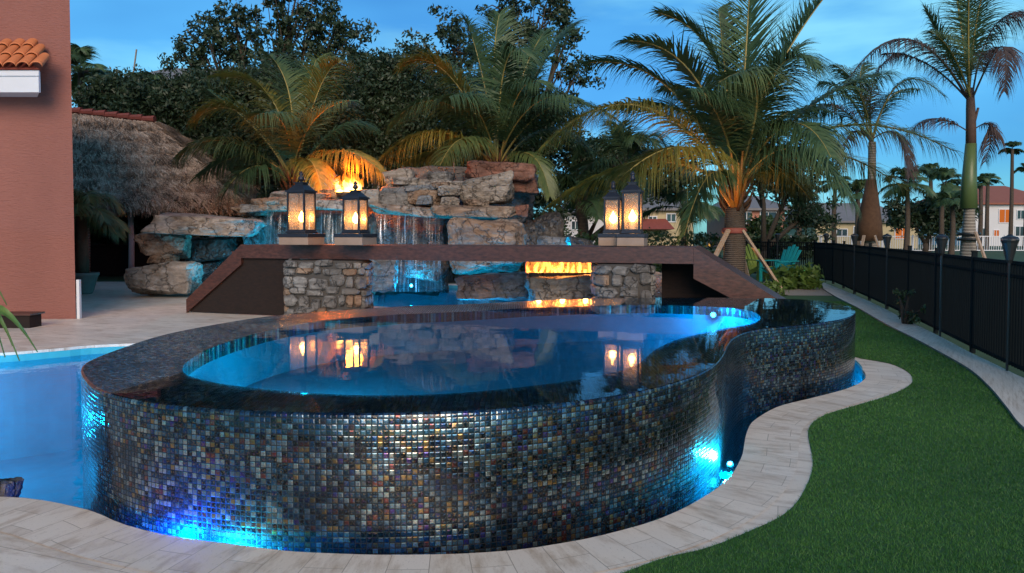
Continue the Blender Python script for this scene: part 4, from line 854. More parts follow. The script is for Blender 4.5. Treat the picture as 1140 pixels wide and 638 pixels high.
# big palm's braces (loose timbers leaning on the trunk)
bb = MB().bar(at(826, 256, 18.35), atz(871, 325, 0)+Vector((0, 0, .02)), .10, .06).build('timber_brace', M['brace']); under(palmC, bb)
bb = MB().bar(at(811, 256, 18.35), Vector((at(770, 330, 17.6).x, 17.3, 0)), .10, .06).build('timber_brace', M['brace']); under(palmC, bb)
bb = MB().bar(at(820, 258, 18.9), Vector((at(838, 320, 20).x, 20.2, 0)), .10, .06).build('timber_brace', M['brace']); under(palmC, bb)
bb = MB().lathe(at(817, 260, 18.6), [(.285, 0), (.30, .02), (.30, .12), (.285, .14)], 16).build('strap', M['clay_dark'], smooth=True); under(palmC, bb)
def auto_palm(px, py, D, Lpx, n, label, seed, name='palm_tree', mat='g', rad=.16, leaf=.34, group='distant palms beyond the fence', dens=22, baserad=None, leafm=None):
    rnd = random.Random(seed); cr = at(px, py, D); b0 = Vector((cr.x, D, -.04)); e = empty(name, b0, label, 'palm tree', group)
    trunk(e, [b0, b0.lerp(cr, .5)+Vector((rnd.uniform(-.1, .1), 0, 0)), cr], [baserad or rad*1.3, rad, rad*.8], M['palm_bark'], n=8); L = Lpx*D/F
    mats = {'g': [M['frond'], M['rachis_br']], 'b': [M['frond_brown'], M['rachis_br']], 'm': [M['frond_mid'], M['rachis']]}[mat]
    for i in range(n):
        a = i*2.39996+rnd.uniform(-.2, .2); el = R(rnd.uniform(-15, 75)); d = Vector((math.cos(a)*math.cos(el), math.sin(a)*math.cos(el), math.sin(el))); l = L*rnd.uniform(.85, 1.1)
        Pm = cr+d*l*.55; P2 = cr+d*l*.8+Vector((math.cos(a), math.sin(a), 0))*l*.2*math.cos(el)-Vector((0, 0, l*rnd.uniform(.15, .4)))
        add_frond(e, cr, Pm, P2, L*leaf, mats, seed*50+i, n=dens, droop=.6, width=max(.045, .0018*D))
    return e
auto_palm(697, 190, 27, 75, 20, 'dark palm standing between the rock pile palm and the braced palm', 5, rad=.2, group=None, dens=34, leaf=.3)
auto_palm(648, 232, 25, 58, 14, 'low dark palm above the hedge left of the right lanterns', 6, rad=.2, group=None, dens=30, leaf=.3)
auto_palm(90, 80, 36, 46, 18, 'dark palm showing above the thatched hut beside the pink wall', 8, group=None, dens=34, leaf=.32)
auto_palm(172, 105, 34, 40, 16, 'palm with fine fronds standing in front of the grey roof', 9, group=None, dens=34, leaf=.32)
auto_palm(760, 232, 34, 50, 12, 'small dark palm in front of the cream house', 15, group=None, dens=26, leaf=.3)
for i, (px, py, D, L, n, lb) in enumerate([(1010, 207, 52, 32, 16, 'broad coconut palm behind the cream house roof'), (1050, 205, 55, 26, 16, 'dense palm between the cream house and the royal palm'), (1036, 192, 60, 15, 12, 'fan topped palm peeking above the dense palm'),
        (1060, 225, 50, 24, 14, 'low palm just left of the royal palm trunk'), (1127, 166, 70, 12, 16, 'tallest slim palm in front of the white house, at the right'), (1100, 200, 66, 13, 14, 'middle slim palm in front of the white house'),
        (1092, 204, 62, 12, 12, 'slim palm just right of the royal palm trunk'), (955, 215, 50, 22, 12, 'palm left of the bottle trunked palm'), (930, 205, 56, 20, 12, 'palm above the left end of the cream house'), (890, 215, 48, 26, 14, 'palm between the salmon house and the cream house'), (1143, 190, 72, 12, 12, 'palm at the very right edge of the photo')]):
    auto_palm(px, py, D, L, n, lb, 20+i, rad=.17, dens=20, leaf=.36)
# ================================================================== TREES, SHRUBS
def leaf_cloud(name, centres, radii, per, size, mat, parent, seed):
    r = np.random.default_rng(seed); Cn = np.repeat(np.array(centres), per, 0); Rd = np.repeat(np.array(radii), per)[:, None]
    n = len(Cn); d = r.normal(size=(n, 3)); d /= np.linalg.norm(d, axis=1)[:, None]; P = Cn+d*Rd*(r.random((n, 1))**.55)*np.array([1, 1, .8])
    a = r.normal(size=(n, 3)); a /= np.linalg.norm(a, axis=1)[:, None]; b = np.cross(a, r.normal(size=(n, 3))); b /= np.linalg.norm(b, axis=1)[:, None]
    s = size*r.uniform(.6, 1.3, (n, 1)); V = np.stack([P-a*s, P+b*s*.42, P+a*s, P-b*s*.42], 1).reshape(-1, 3)-np.array(parent.location)
    return np_mesh(name, V, np.arange(n*4).reshape(-1, 4), mat, parent)
def tree(px, D, blobs, label, seed, per=70, ncl=150, leaf=.11, mat='leaf_dark', name='broadleaf_tree', cat='tree', group=None, trunk_r=.22, fork=.25, crad=(.35, .75)):
    """blobs: list of (px, py, rx_px, ry_px) ellipses the crown fills"""
    rnd = random.Random(seed); b0 = Vector((at(px, 259, D).x, D, -.04)); e = empty(name, b0, label, cat, group); s = D/F
    A = [bx[2]*bx[3] for bx in blobs]; tot = sum(A); cs = []; rs = []; hubs = []
    for (bx, by, rx, ry), ar in zip(blobs, A):
        c = at(bx, by, D); hubs.append(c)
        for _ in range(max(4, int(ncl*ar/tot))):
            d = Vector((rnd.gauss(0, 1), rnd.gauss(0, 1), rnd.gauss(0, 1))).normalized()*rnd.random()**.4
            p = c+Vector((d.x*rx*s, d.y*max(rx, ry)*s*.7, d.z*ry*s)); 
            if p.z < .3: p.z = .3
            cs.append(tuple(p)); rs.append(rnd.uniform(*crad))
    leaf_cloud('crown', cs, rs, per, leaf, M[mat], e, seed)
    mb = MB(); zf = min(c.z for c in hubs)*fork; fk = b0+Vector((0, 0, max(.5, zf))); mb.tube([b0, b0.lerp(fk, .5)+Vector((.05, 0, 0)), fk], [trunk_r*1.2, trunk_r, trunk_r*.9], 10)
    for c in hubs:
        mid = fk.lerp(c, .5)+Vector((rnd.uniform(-.3, .3), rnd.uniform(-.3, .3), .2)); mb.tube([fk, mid, c], [trunk_r*.7, trunk_r*.45, trunk_r*.16], 7)
    for c in random.Random(seed).sample(cs, min(len(cs), 90)):
        c = Vector(c); h = min(hubs, key=lambda q: (q-c).length); st = fk.lerp(h, rnd.uniform(.5, 1)); mid = st.lerp(c, .5)+Vector((rnd.uniform(-.2, .2), 0, rnd.uniform(0, .25))); mb.tube([st, mid, c], [trunk_r*.2, trunk_r*.12, .012], 4)
    o = mb.build('trunk', M['bark'], smooth=True); under(e, o); return e
tree(290, 31, [(235, 50, 50, 30), (262, 25, 30, 20), (345, 28, 40, 38), (378, 50, 40, 36), (300, 60, 50, 34), (212, 70, 26, 18), (330, -5, 34, 26)], 'tall dark oak whose crown stands against the sky above the thatched hut', 1, ncl=230, per=55, crad=(.2, .55))
tree(560, 33, [(500, 45, 46, 36), (470, 60, 34, 26), (600, 18, 44, 40), (632, 40, 22, 22), (570, 60, 50, 40), (640, 85, 26, 26), (560, 10, 26, 20)], 'tall dark oak whose crown rises behind the rock pile palm', 2, ncl=220, per=55, crad=(.2, .55))
tree(200, 28, [(150, 120, 60, 40), (205, 130, 40, 45), (230, 110, 40, 35), (120, 150, 40, 40)], 'dense dark tree filling the gap between the hut roof and the grey roof', 3, ncl=380, per=140, leaf=.09)
tree(420, 29, [(410, 110, 44, 46), (440, 140, 44, 50), (395, 160, 44, 44), (430, 90, 30, 30)], 'dense dark tree between the yellowing palm and the rock pile palm', 4, ncl=380, per=140, leaf=.09)
tree(270, 27, [(260, 130, 50, 50), (300, 110, 50, 46), (340, 140, 50, 60), (370, 110, 30, 40), (280, 190, 50, 40)], 'dense dark tree directly behind the yellowing palm', 5, ncl=420, per=140, leaf=.09)
tree(500, 30, [(480, 110, 36, 36), (520, 130, 40, 50), (590, 140, 50, 46), (480, 180, 50, 34), (560, 180, 50, 34)], 'dense dark tree behind the top of the rock pile', 6, ncl=420, per=140, leaf=.09)
tree(650, 32, [(640, 180, 50, 40), (690, 175, 40, 30), (740, 195, 46, 30)], 'dark tree between the rock pile palm and the cream house', 7, ncl=150, per=80, leaf=.11)
tree(850, 36, [(845, 185, 40, 30), (885, 200, 34, 26), (905, 235, 26, 24)], 'dark tree behind the crown of the braced palm', 8, ncl=130, per=70, leaf=.12)
tree(1030, 58, [(1040, 240, 30, 24), (1062, 236, 22, 20), (1000, 238, 14, 14)], 'dark bushy tree behind the fence between the two near palms', 9, ncl=110, per=70, leaf=.2, crad=(.6, 1.2))
tree(560, 34, [(655, 215, 18, 30)], 'small tree beside the white wall left of the right lanterns', 10, ncl=30, per=60, leaf=.09, mat='leaf_shrub', trunk_r=.08)
def shrub(x0, x1, ytop, D, label, seed, mat='leaf_shrub', leaf=.07, ncl=50, per=60, group=None, crad=(.2, .4), cat='shrub', name='shrub'):
    a = at(x0, ytop, D); c = at(x1, ytop, D); e = empty(name, Vector(((a.x+c.x)/2, D, -.04)), label, cat, group); rnd = random.Random(seed); cs = []; rs = []
    hh = a.z; 
    for _ in range(ncl): cs.append((rnd.uniform(a.x, c.x), D+rnd.uniform(-.5, .5), rnd.uniform(.1, max(.2, hh-.15))*1.0)); rs.append(rnd.uniform(*crad)*min(1, hh+.3))
    leaf_cloud('foliage', cs, rs, per, leaf, M[mat], e, seed)
    mb = MB()
    for k in range(7):
        q = Vector(cs[k]); b_ = Vector((e.location.x+(q.x-e.location.x)*.5, D, -.04)); mb.tube([b_, b_.lerp(q, .5)+Vector((0, 0, .1)), q], [.03, .02, .008], 5)
    o = mb.build('stem', M['bark']); under(e, o); return e
for i, (x0, x1, yt, D, lb, kw) in enumerate([
    (615, 668, 252, 21.5, 'low clipped hedge left of the right lanterns', {}), (668, 735, 258, 20.5, 'low clipped hedge right behind the right lanterns', {}), (735, 800, 256, 20.8, 'low clipped hedge left of the braced palm', {}),
    (85, 150, 232, 27, 'dark shrub in the shade under the thatched hut', dict(mat='leaf_dark', ncl=80, leaf=.09)), (150, 215, 238, 27.5, 'dark shrub under the right side of the hut roof', dict(mat='leaf_dark', ncl=80, leaf=.09)), (215, 285, 215, 25.5, 'dark shrub where the hut roof ends', dict(mat='leaf_dark', ncl=80, leaf=.09)),
    (290, 370, 200, 23.5, 'dark shrub behind the left waterfall ledge', dict(mat='leaf_dark', ncl=90, leaf=.08)), (370, 460, 185, 23.8, 'dark shrub behind the open flame', dict(mat='leaf_dark', ncl=90, leaf=.08)), (455, 560, 190, 23.4, 'dark shrub behind the rounded top boulder', dict(mat='leaf_dark', ncl=90, leaf=.08)), (560, 625, 200, 23.0, 'dark shrub behind the reddish capstone', dict(mat='leaf_dark', ncl=80, leaf=.08)),
    (866, 903, 297, 19.8, 'bright spiky shrub beside the turquoise chair', dict(mat='leaf_bright', ncl=34, leaf=.12, per=40)), (845, 862, 310, 18.2, 'small green plant at the foot of the leaning brace', dict(mat='leaf_bright', ncl=10, leaf=.07, per=40)),
    (1000, 1018, 314, 11.9, 'small leafy plant against the middle of the black fence', dict(mat='leaf_shrub', ncl=9, leaf=.035, per=40, crad=(.06, .12))), (828, 870, 244, 44, 'rounded shrub below the salmon house', dict(mat='leaf_shrub', ncl=60, leaf=.16, crad=(.5, .9))), (870, 905, 262, 42, 'low shrub beyond the turquoise chair', dict(mat='leaf_dark', leaf=.14))]):
    shrub(x0, x1, yt, D, lb, 100+i, **kw)
# ================================================================== HOUSES
def house(name, x0, x1, ye, yr, D, dep, wall, roof, wins, label, hip=.35, cat='house', ov=.5):
    a = at(x0, ye, D); c = at(x1, ye, D); zr = at((x0+x1)/2, yr, D+dep/2).z; e = empty(name, Vector(((a.x+c.x)/2, D, -.04)), label, cat); hw = (c.x-a.x)/2; ze = a.z+.04; zr += .04
    MB().box((0, dep/2, ze/2), (2*hw, dep, ze)).build('wall', M[wall], e)
    m = MB(); X = hw+ov; r = (hw)*(1-hip*1.0) if hip < 1 else 0; vs = [(-X, -ov, ze), (X, -ov, ze), (X, dep+ov, ze), (-X, dep+ov, ze), (-r, dep/2, zr), (r, dep/2, zr), (-X, -ov, ze-.18), (X, -ov, ze-.18), (X, dep+ov, ze-.18), (-X, dep+ov, ze-.18)]
    m.add(vs, [(0, 1, 5, 4), (1, 2, 5), (2, 3, 4, 5), (3, 0, 4), (0, 6, 7, 1), (1, 7, 8, 2), (2, 8, 9, 3), (3, 9, 6, 0), (9, 8, 7, 6)]); m.build('roof', M[roof], e)
    for (wx0, wy0, wx1, wy1, glow) in wins:
        p = at(wx0, wy0, D); q = at(wx1, wy1, D); cx = (p.x+q.x)/2-e.location.x; cz = (p.z+q.z)/2+.04; w_, h_ = q.x-p.x, p.z-q.z; t = .07
        f = MB(); f.box((cx-w_/2, -.04, cz), (t, .1, h_+t)); f.box((cx+w_/2, -.04, cz), (t, .1, h_+t)); f.box((cx, -.04, cz+h_/2), (w_-t-.002, .1, t)); f.box((cx, -.04, cz-h_/2), (w_-t-.002, .1, t)); f.box((cx, -.04, cz), (t*.7, .08, h_-t-.002))
        fr = f.build('window', M['white'], e); MB().box((cx, -.012, cz), (w_-t, .02, h_-t)).build('pane', M['warmwin' if glow else 'win'], fr)
    return e
house('single_storey_house', 908, 1022, 246, 226, 72, 12, 'cream', 'roof_grey', [(931, 255, 943, 263, 0), (950, 252, 957, 262, 0), (996, 254, 1012, 266, 1)], 'cream single storey house with a grey roof and a lit patio beyond the white railing')
house('two_storey_house', 1086, 1180, 226, 207, 85, 14, 'offwhite', 'roof_red', [(1088, 234, 1094, 242, 0), (1088, 254, 1099, 264, 0), (1112, 233, 1125, 248, 1), (1106, 256, 1112, 263, 1), (1130, 252, 1140, 263, 0), (1132, 234, 1140, 244, 0)], 'white two storey house with a red tiled roof at the right edge')
house('salmon_house', 822, 874, 232, 218, 62, 10, 'salmon', 'roof_grey', [(846, 236, 864, 249, 0), (826, 236, 836, 249, 0)], 'salmon pink house with a grey roof seen past the braced palm')
house('cream_house', 700, 772, 232, 214, 60, 10, 'cream', 'roof_grey', [(722, 241, 731, 247, 0), (742, 238, 752, 247, 0)], 'cream house seen right behind the right lanterns')
h_ = bpy.data.objects['cream_house']; p = at(716, 247, 59); q = at(744, 256, 59); m = MB(); m.add([(p.x-h_.location.x, -.05, p.z+.3), (q.x-h_.location.x, -.05, p.z+.3), (q.x-h_.location.x+.4, -1.6, q.z+.1), (p.x-h_.location.x-.8, -1.6, q.z+.1), (p.x-h_.location.x, -.05, q.z), (q.x-h_.location.x, -.05, q.z)], [(0, 3, 2, 1), (0, 4, 3), (1, 2, 5), (3, 4, 5, 2)]); m.build('porch_roof', M['clay_dark'], h_)
house('white_house', 628, 690, 236, 222, 55, 10, 'offwhite', 'roof_grey', [(636, 246, 645, 256, 0)], 'pale house half hidden behind the small tree left of the right lanterns')
house('grey_roofed_house', 96, 440, 100, 76, 44, 16, 'offwhite', 'roof_grey', [(150, 112, 168, 126, 0), (395, 112, 412, 126, 0)], 'large house whose grey roof shows between the trees above the thatched hut', hip=.12)
gh = bpy.data.objects['grey_roofed_house']; o = MB().bar(at(148, 86, 46), at(152, 55, 46), .07, .07).build('antenna', M['royal_bark']); under(gh, o)
# white railing across the lawn
wf = empty('white_railing', (14, 58, -.04), 'long white metal railing in front of the distant houses', 'railing')
m = MB(); xa = at(846, 262, 58).x; xb = at(1180, 262, 58).x
for z in (1.25, .15): m.box(((xa+xb)/2-14, 0, z), (xb-xa, .05, .06))
m.build('rail', M['white'], wf); k = 0; x = xa; m = MB()
while x < xb: m.box((x-14, 0, .7), (.035, .035, 1.1)); x += .18
m.build('baluster_row', M['white'], wf); x = xa
while x < xb: MB().box((x-14, 0, .68), (.1, .1, 1.36)).build('post', M['white'], wf); x += 2.4
# ================================================================== BLACK FENCE + TORCHES
fl = [Vector(p).to_3d() for p in [(4.55, 0), (4.85, 3.5), (5.08, 6.2)]]+[atz(x, y) for x, y in [(1143, 424.5), (1124, 415), (1082, 394), (1009, 355.5), (952, 328), (916, 313)]]+[Vector((8.9, 24.5, 0)), Vector((8.0, 26.8, 0))]
fd, FL = resample(catmull([Vector((p.x+.03, p.y, 0)) for p in fl], False, 12), 400, closed=False)
fe = empty('metal_fence', fd[150], 'black metal picket fence curving along the right side of the path', 'fence')
npan = 15; zt = 1.2; step = .08
acc = [0]
for i in range(1, 400): acc.append(acc[-1]+(fd[i]-fd[i-1]).length)
fx = np.array([p.x for p in fd]); fy = np.array([p.y for p in fd])
def fpt(s): return Vector((float(np.interp(s, acc, fx)), float(np.interp(s, acc, fy)), 0))
for i in range(npan):
    s0, s1 = FL*i/npan, FL*(i+1)/npan; P0, P1 = fpt(s0), fpt(s1); L = (P1-P0).length; d = (P1-P0).normalized(); rz = math.atan2(d.y, d.x); m = MB(); off = -fe.location
    m.box(P0.lerp(P1, .5)+Vector((0, 0, zt-.02))+off, (L-.05, .034, .034), rz); m.box(P0.lerp(P1, .5)+Vector((0, 0, .10))+off, (L-.05, .034, .034), rz); m.box(P0.lerp(P1, .5)+Vector((0, 0, zt-.16))+off, (L-.05, .028, .028), rz)
    k = int(L/step)
    for j in range(1, k): m.box(P0.lerp(P1, j/k)+Vector((0, 0, zt/2+.02))+off, (.016, .032, zt-.10), rz)
    m.build('picket_panel', M['fence'], fe)
    q = MB(); q.box(P0+Vector((0, 0, zt/2+.03))+off, (.055, .055, zt+.06), rz); q.box(P0+Vector((0, 0, zt+.068))+off, (.065, .065, .018), rz); q.build('post', M['fence'], fe)
tz = [(868, 262), (922, 261), (954, 261.5), (991, 258), (1052, 258.5), (1130, 255.5)]
tor = None
for i, ((px, py), lb) in enumerate(zip(tz, ['farthest garden torch, above the turquoise chair', 'second farthest garden torch by the fence', 'garden torch in front of the bottle trunked palm', 'garden torch midway along the fence', 'garden torch just left of the royal palm trunk', 'nearest and largest garden torch, at the right edge'])):
    # position: just on the near side of the fence line where the sight line crosses
    best = min(fd[60:] if px < 1135 else fd[:200], key=lambda p: abs(570+F*p.x/p.y-px)); 
    loc = Vector((best.x-.10, best.y-.08, .0))
    if tor is None:
        tor = empty('garden_torch', (0, 0, 0), lb, 'torch', 'black torches along the fence'); z = 0
        MB().tube([(0, 0, 0), (0, 0, 1.22)], .014, 8).build('pole', M['black'], tor)
        MB().lathe((0, 0, 1.18), [(.02, 0), (.035, .03), (.075, .21), (.085, .235), (.085, .25)], 14).build('head', M['black'], tor, smooth=False)
        MB().lathe((0, 0, 1.432), [(.088, 0), (.07, .022), (.03, .036), (.016, .05)], 14).build('cap', M['bronze'], tor)
        t = tor
    else: t = copy_tree(tor)
    t.location = loc; t['label'] = lb
# ================================================================== ADIRONDACK CHAIRS
def adirondack(px, D, rz, mat, label, s=1.0):
    e = empty('adirondack_chair', (at(px, 259, D).x, D, .0), label, 'garden chair', 'painted slatted garden chairs', rz); 
    seat = MB()
    for i in range(5): y = -.26+i*.115; seat.box((0, y, .37-.022*i*1.3), (.52, .10, .022), M=Matrix.Rotation(R(-13), 3, 'X'))
    seat.build('seat', M[mat], e); bk = MB(); hs = [.70, .80, .86, .80, .70]
    for i in range(5):
        x = -.2+i*.1; t = Vector((x*1.25, .26+hs[i]*.42, .24+hs[i]*.86)); bk.bar((x*.85, .22, .24), t, .088, .02, up=Vector((0, -1, .4)))
    bk.bar((-.22, .30, .38), (.22, .30, .38), .05, .025); bk.build('backrest', M[mat], e)
    for sx in (-1, 1):
        MB().box((sx*.32, .0, .56), (.13, .74, .022)).build('armrest', M[mat], e)
        MB().box((sx*.29, -.30, .275), (.035, .09, .55)).build('leg', M[mat], e)
        MB().bar((sx*.27, -.30, .36), (sx*.27, .62, .03), .03, .11).bar((sx*.29, .26, .0), (sx*.29, .26, .55), .03, .08).build('leg', M[mat], e)
    e.scale = (s, s, s); return e
adirondack(866, 22.4, R(-62), 'turquoise', 'turquoise slatted garden chair turned sideways behind the leaning brace', 1.15)
adirondack(848, 23.3, R(15), 'lime', 'lime green slatted garden chair behind the turquoise one', 1.15)
# ================================================================== THATCHED HUT
hu = empty('thatched_hut', (-13.5, 26, -.04), 'thatched roof hut with red ridge tiles at the left behind the boulders', 'hut')
E0 = at(-90, 232, 23.2); E1 = at(272, 229, 23.6); zE = E1.z; R0 = at(-20, 116, 26.2); R1 = at(170, 138, 26.2)
corn = [Vector((E0.x, 23.2, zE)), Vector((E1.x, 23.6, zE)), Vector((E1.x+.4, 29, zE)), Vector((E0.x, 29, zE))]
faces = [(corn[0], corn[1], R1, R0), (corn[1], corn[2], R1, R1), (corn[2], corn[3], R0, R1), (corn[3], corn[0], R0, R0)]
mb = MB()
for a, b_, c, d in faces: mb.add([a, b_, c, d] if (c-d).length > .01 else [a, b_, c], [(0, 1, 2, 3)] if (c-d).length > .01 else [(0, 1, 2)])
o = mb.build('roof_base', M['thatch']); under(hu, o)
V = []; 
def swell(p, v): return p
for fi, (a, b_, c, d) in enumerate(faces[:2]):
    nrm = (b_-a).cross(d-a).normalized() if (d-a).length > .1 else (b_-a).cross(c-a).normalized()
    n = 22000 if fi == 0 else 7000
    for _ in range(n):
        u = random.random(); v = 1-random.random()**.75; v = random.random(); lo = a.lerp(b_, u); hi = d.lerp(c, u); p = lo.lerp(hi, v)+nrm*(.02+.22*random.random()*(.4+.6*abs(math.sin(v*22)))); dn = (lo-hi).normalized(); l = random.uniform(.25, .6)
        sd = (b_-a).normalized(); dirv = (dn+sd*random.gauss(.0, .28)+nrm*random.gauss(.02, .12)).normalized(); q = p+dirv*l; w_ = random.uniform(.012, .03)
        V += [p-sd*w_, p+sd*w_, q+sd*w_*.4, q-sd*w_*.4]
# fringe hanging below the eave
for (a, b_, n) in ((corn[0], corn[1], 4200), (corn[1], corn[2], 1500)):
    sd = (b_-a).normalized()
    for _ in range(n):
        p = a.lerp(b_, random.random())+Vector((random.uniform(-.1, .1), random.uniform(-.1, .25), random.uniform(-.02, .2))); q = p+Vector((random.gauss(0, .05), -.02, -random.uniform(.12, .42))); w_ = .014; V += [p-sd*w_, p+sd*w_, q+sd*w_*.4, q-sd*w_*.4]
V = np.array([tuple(v) for v in V])-np.array(hu.location); np_mesh('thatch', V, np.arange(len(V)).reshape(-1, 4), M['thatch'], hu)
mb = MB()
def ridge(a, b_, n):
    for i in range(n):
        p = a.lerp(b_, i/n); q = a.lerp(b_, (i+1.18)/n); mb.tube([p+Vector((0, 0, .12)), q+Vector((0, 0, .18))], [.10, .13], 8)
ridge(R0, R1, 14); o = mb.build('ridge_tiles', M['clay_dark'], smooth=False); under(hu, o)
for px in (145, 185, 235, 96): 
    p = at(px, 240, 24.6); o = MB().tube([(p.x, 24.6, -.04), (p.x+.03, 24.6, 1.2), (p.x, 24.6, zE+.15)], [.10, .09, .09], 10).build('post', M['offwhite' if px in (145,) else 'royal_bark'], smooth=True); under(hu, o)
p = at(170, 259, 26); o = MB().box((p.x-1.2, 26.4, .5), (7, .8, 1.05)).box((p.x-1.2, 26.35, 1.06), (7.3, 1.0, .06)).build('bar_counter', M['ipe_dark']); under(hu, o)
o = MB().box((p.x-2.5, 28.6, 1.2), (11, .12, 2.4)).build('back_wall', M['ipe_dark']); under(hu, o)
tag(sheet([[Vector((-16, 22.8, 0)), Vector((-9.5, 22.8, 0)), Vector((-9.5, 25, 0)), Vector((-16, 25, 0))]], -.02).build('lawn_strip', M['turf_base']), kind='structure')
# ================================================================== PINK HOUSE AT LEFT
cr = atz(84.5, 355); wx = cr.x; wy = cr.y
ph = empty('pink_house', (wx-3, wy, -.04), 'salmon pink stucco house wall filling the left edge, with clay tiled eaves', 'house')
mb = MB(); a = Vector((wx, wy, 0)); b2 = Vector((wx-9, wy-.35, 0)); c2 = Vector((wx-16, wy+8, 0)); d2 = Vector((wx*(wy+8)/wy-.4, wy+8, 0)); n = 1
mb.add([v+Vector((0, 0, z)) for z in (-.04, 8) for v in (b2, a, d2, c2)], [(0, 1, 5, 4), (1, 2, 6, 5), (2, 3, 7, 6), (3, 0, 4, 7), (4, 5, 6, 7)]); o = mb.build('wall', M['stucco']); under(ph, o)
o = MB().box((wx+.03, wy+.05, .32), (.05, .06, .72)).build('corner_trim', M['white']); under(ph, o)
ED = wy-.55; xw = at(41, 90, wy).x; p0 = at(-120, 92, ED); p1 = at(45, 97, ED)
mb = MB(); zf = at(0, 103, ED).z; zf2 = at(0, 80, ED).z; xe = at(44, 90, ED).x; xs = xe-3.2
mb.box(((xs+xe)/2, ED, (zf+zf2)/2), (xe-xs, .05, zf2-zf)); mb.box(((xs+xe)/2, ED-.035, zf2-.03), (xe-xs+.04, .03, .09)); o = mb.build('eave_fascia', M['white']); under(ph, o)
mb = MB(); mb.add([(xs, ED+.03, zf+.02), (xe-.02, ED+.03, zf+.02), (xw, wy, zf+.02), (xs, wy, zf+.02), (xs, ED+.03, zf2-.02), (xe-.02, ED+.03, zf2-.02), (xw, wy, zf2-.02), (xs, wy, zf2-.02)], [(3, 2, 1, 0), (4, 5, 6, 7), (0, 1, 5, 4), (1, 2, 6, 5), (2, 3, 7, 6), (3, 0, 4, 7)]); o = mb.build('soffit', M['offwhite']); under(ph, o)
# clay barrel tiles: courses rising up and back
mb = MB(); zc = zf2+.02
slope = .75
for row in range(3):
    y0 = ED-.10+row*.24; z_ = zc+row*.24*slope+.02+row*.03; xx = xe+.12-row*.22
    k = 0
    while xx > xs:
        pts = [(xx-.09, y0-.04, z_+.03), (xx-.14, y0+.28, z_+.03+.30*slope)]; rr = [.105, .085]
        arc0 = []
        for (X_, Y_, Z_), r_ in zip(pts, rr):
            for q in range(9): an = math.pi*q/8; arc0.append((X_+r_*math.cos(an), Y_, Z_+r_*.75*math.sin(an)))
        mb.add(arc0+[(x, y, z-.02) for x, y, z in arc0], [(q, q+1, 9+q+1, 9+q) for q in range(8)]+[(q, 18+q, 18+q+1, q+1) for q in range(8)]+[(27+q, 27+q+1, 18+q+1, 18+q) for q in range(8)]); xx -= .215
o = mb.build('roof_tiles', M['clay'], smooth=False); under(ph, o)
mb = MB(); mb.add([(xs, ED-.08, zc), (xe+.06, ED-.08, zc), (xw-.35, wy, zc+(wy-ED)*slope), (xs, wy, zc+(wy-ED)*slope)], [(0, 1, 2, 3)]); mb.add([(xe+.06, ED-.08, zc), (xw-.35, wy, zc+(wy-ED)*slope), (xw, wy, zc)], [(2, 1, 0)]); o = mb.build('roof_deck', M['clay_dark']); under(ph, o)
# planter box, potted palm, foreground plant
pb_ = atz(16, 365); pe = empty('planter_box', (pb_.x-.2, pb_.y+.1, 0), 'low dark planter box at the foot of the pink wall', 'planter')
MB().box((0, 0, .10), (.95, .3, .20)).build('box', M['ipe_dark'], pe, bevel=.01); MB().box((0, 0, .215), (1.02, .36, .03)).build('rim', M['ipe'], pe)
pp = atz(92, 327); pe = empty('potted_palm', (pp.x, pp.y, 0), 'small bushy palm in a ribbed pot at the corner of the pink wall', 'potted plant')
MB().lathe((0, 0, 0), [(.20, 0), (.24, .05), (.34, .42), (.38, .46), (.38, .52), (.33, .52), (.32, .46)], 20).build('pot', M['pot'], pe, smooth=True)
tk = MB().tube([(0, 0, .4), (.02, 0, 1.1), (0, 0, 1.9)], [.16, .14, .12], 10).build('trunk', M['husk'], pe, smooth=True)
rnd = random.Random(4)
for i in range(22):
    a = i*2.4; el = R(rnd.uniform(-20, 70)); c0 = Vector((0, 0, 1.9)); d = Vector((math.cos(a)*math.cos(el), math.sin(a)*math.cos(el), math.sin(el))); l = 1.15
    V, Fq, MI = frond_data(c0, c0+d*l*.55, c0+d*l*.75+Vector((math.cos(a)*.2, math.sin(a)*.2, -.35)), .42, n=20, droop=.7, width=.03, seed=i); np_mesh('frond', [tuple(v) for v in V], Fq, [M['frond_mid'], M['rachis']], pe, MI)
fp = empty('spiky_plant', (at(-58, 300, 4.0).x, 4.25, 0), 'spiky green leaves hanging in from the left edge in front of the wall', 'plant')
mb = MB(); base = Vector((0, 0, .75)); tg = [(6, 333, 398, 3.9), (14, 335, 385, 4.2), (42, 352, 392, 4.0), (30, 350, 372, 3.8), (22, 345, 402, 4.1), (-30, 300, 330, 4), (8, 318, 340, 4.3)]
for (tx, my, ty, D) in tg:
    T_p = at(tx, ty, D)-fp.location; Mp = at((tx-58)/2+4, my-6, D)-fp.location; prev = None; vs = []
    for k in range(13):
        t = k/12; p = bez(base, Mp, T_p, t); w_ = .024*math.sin(math.pi*min(.98, .15+t*.85))+.002; vs += [p-Vector((w_*.5, 0, w_*.6)), p+Vector((0, -.006, 0)), p+Vector((w_*.5, 0, w_*.6))]
    mb.add(vs, [(3*k+j, 3*k+j+1, 3*k+4+j, 3*k+3+j) for k in range(12) for j in range(2)])
mb.build('leaf_blades', M['leaf_bright'], fp, smooth=True); MB().tube([(0, 0, 0), (.02, 0, .4), (0, 0, .78)], [.05, .04, .03], 8).build('stem', M['husk'], fp)
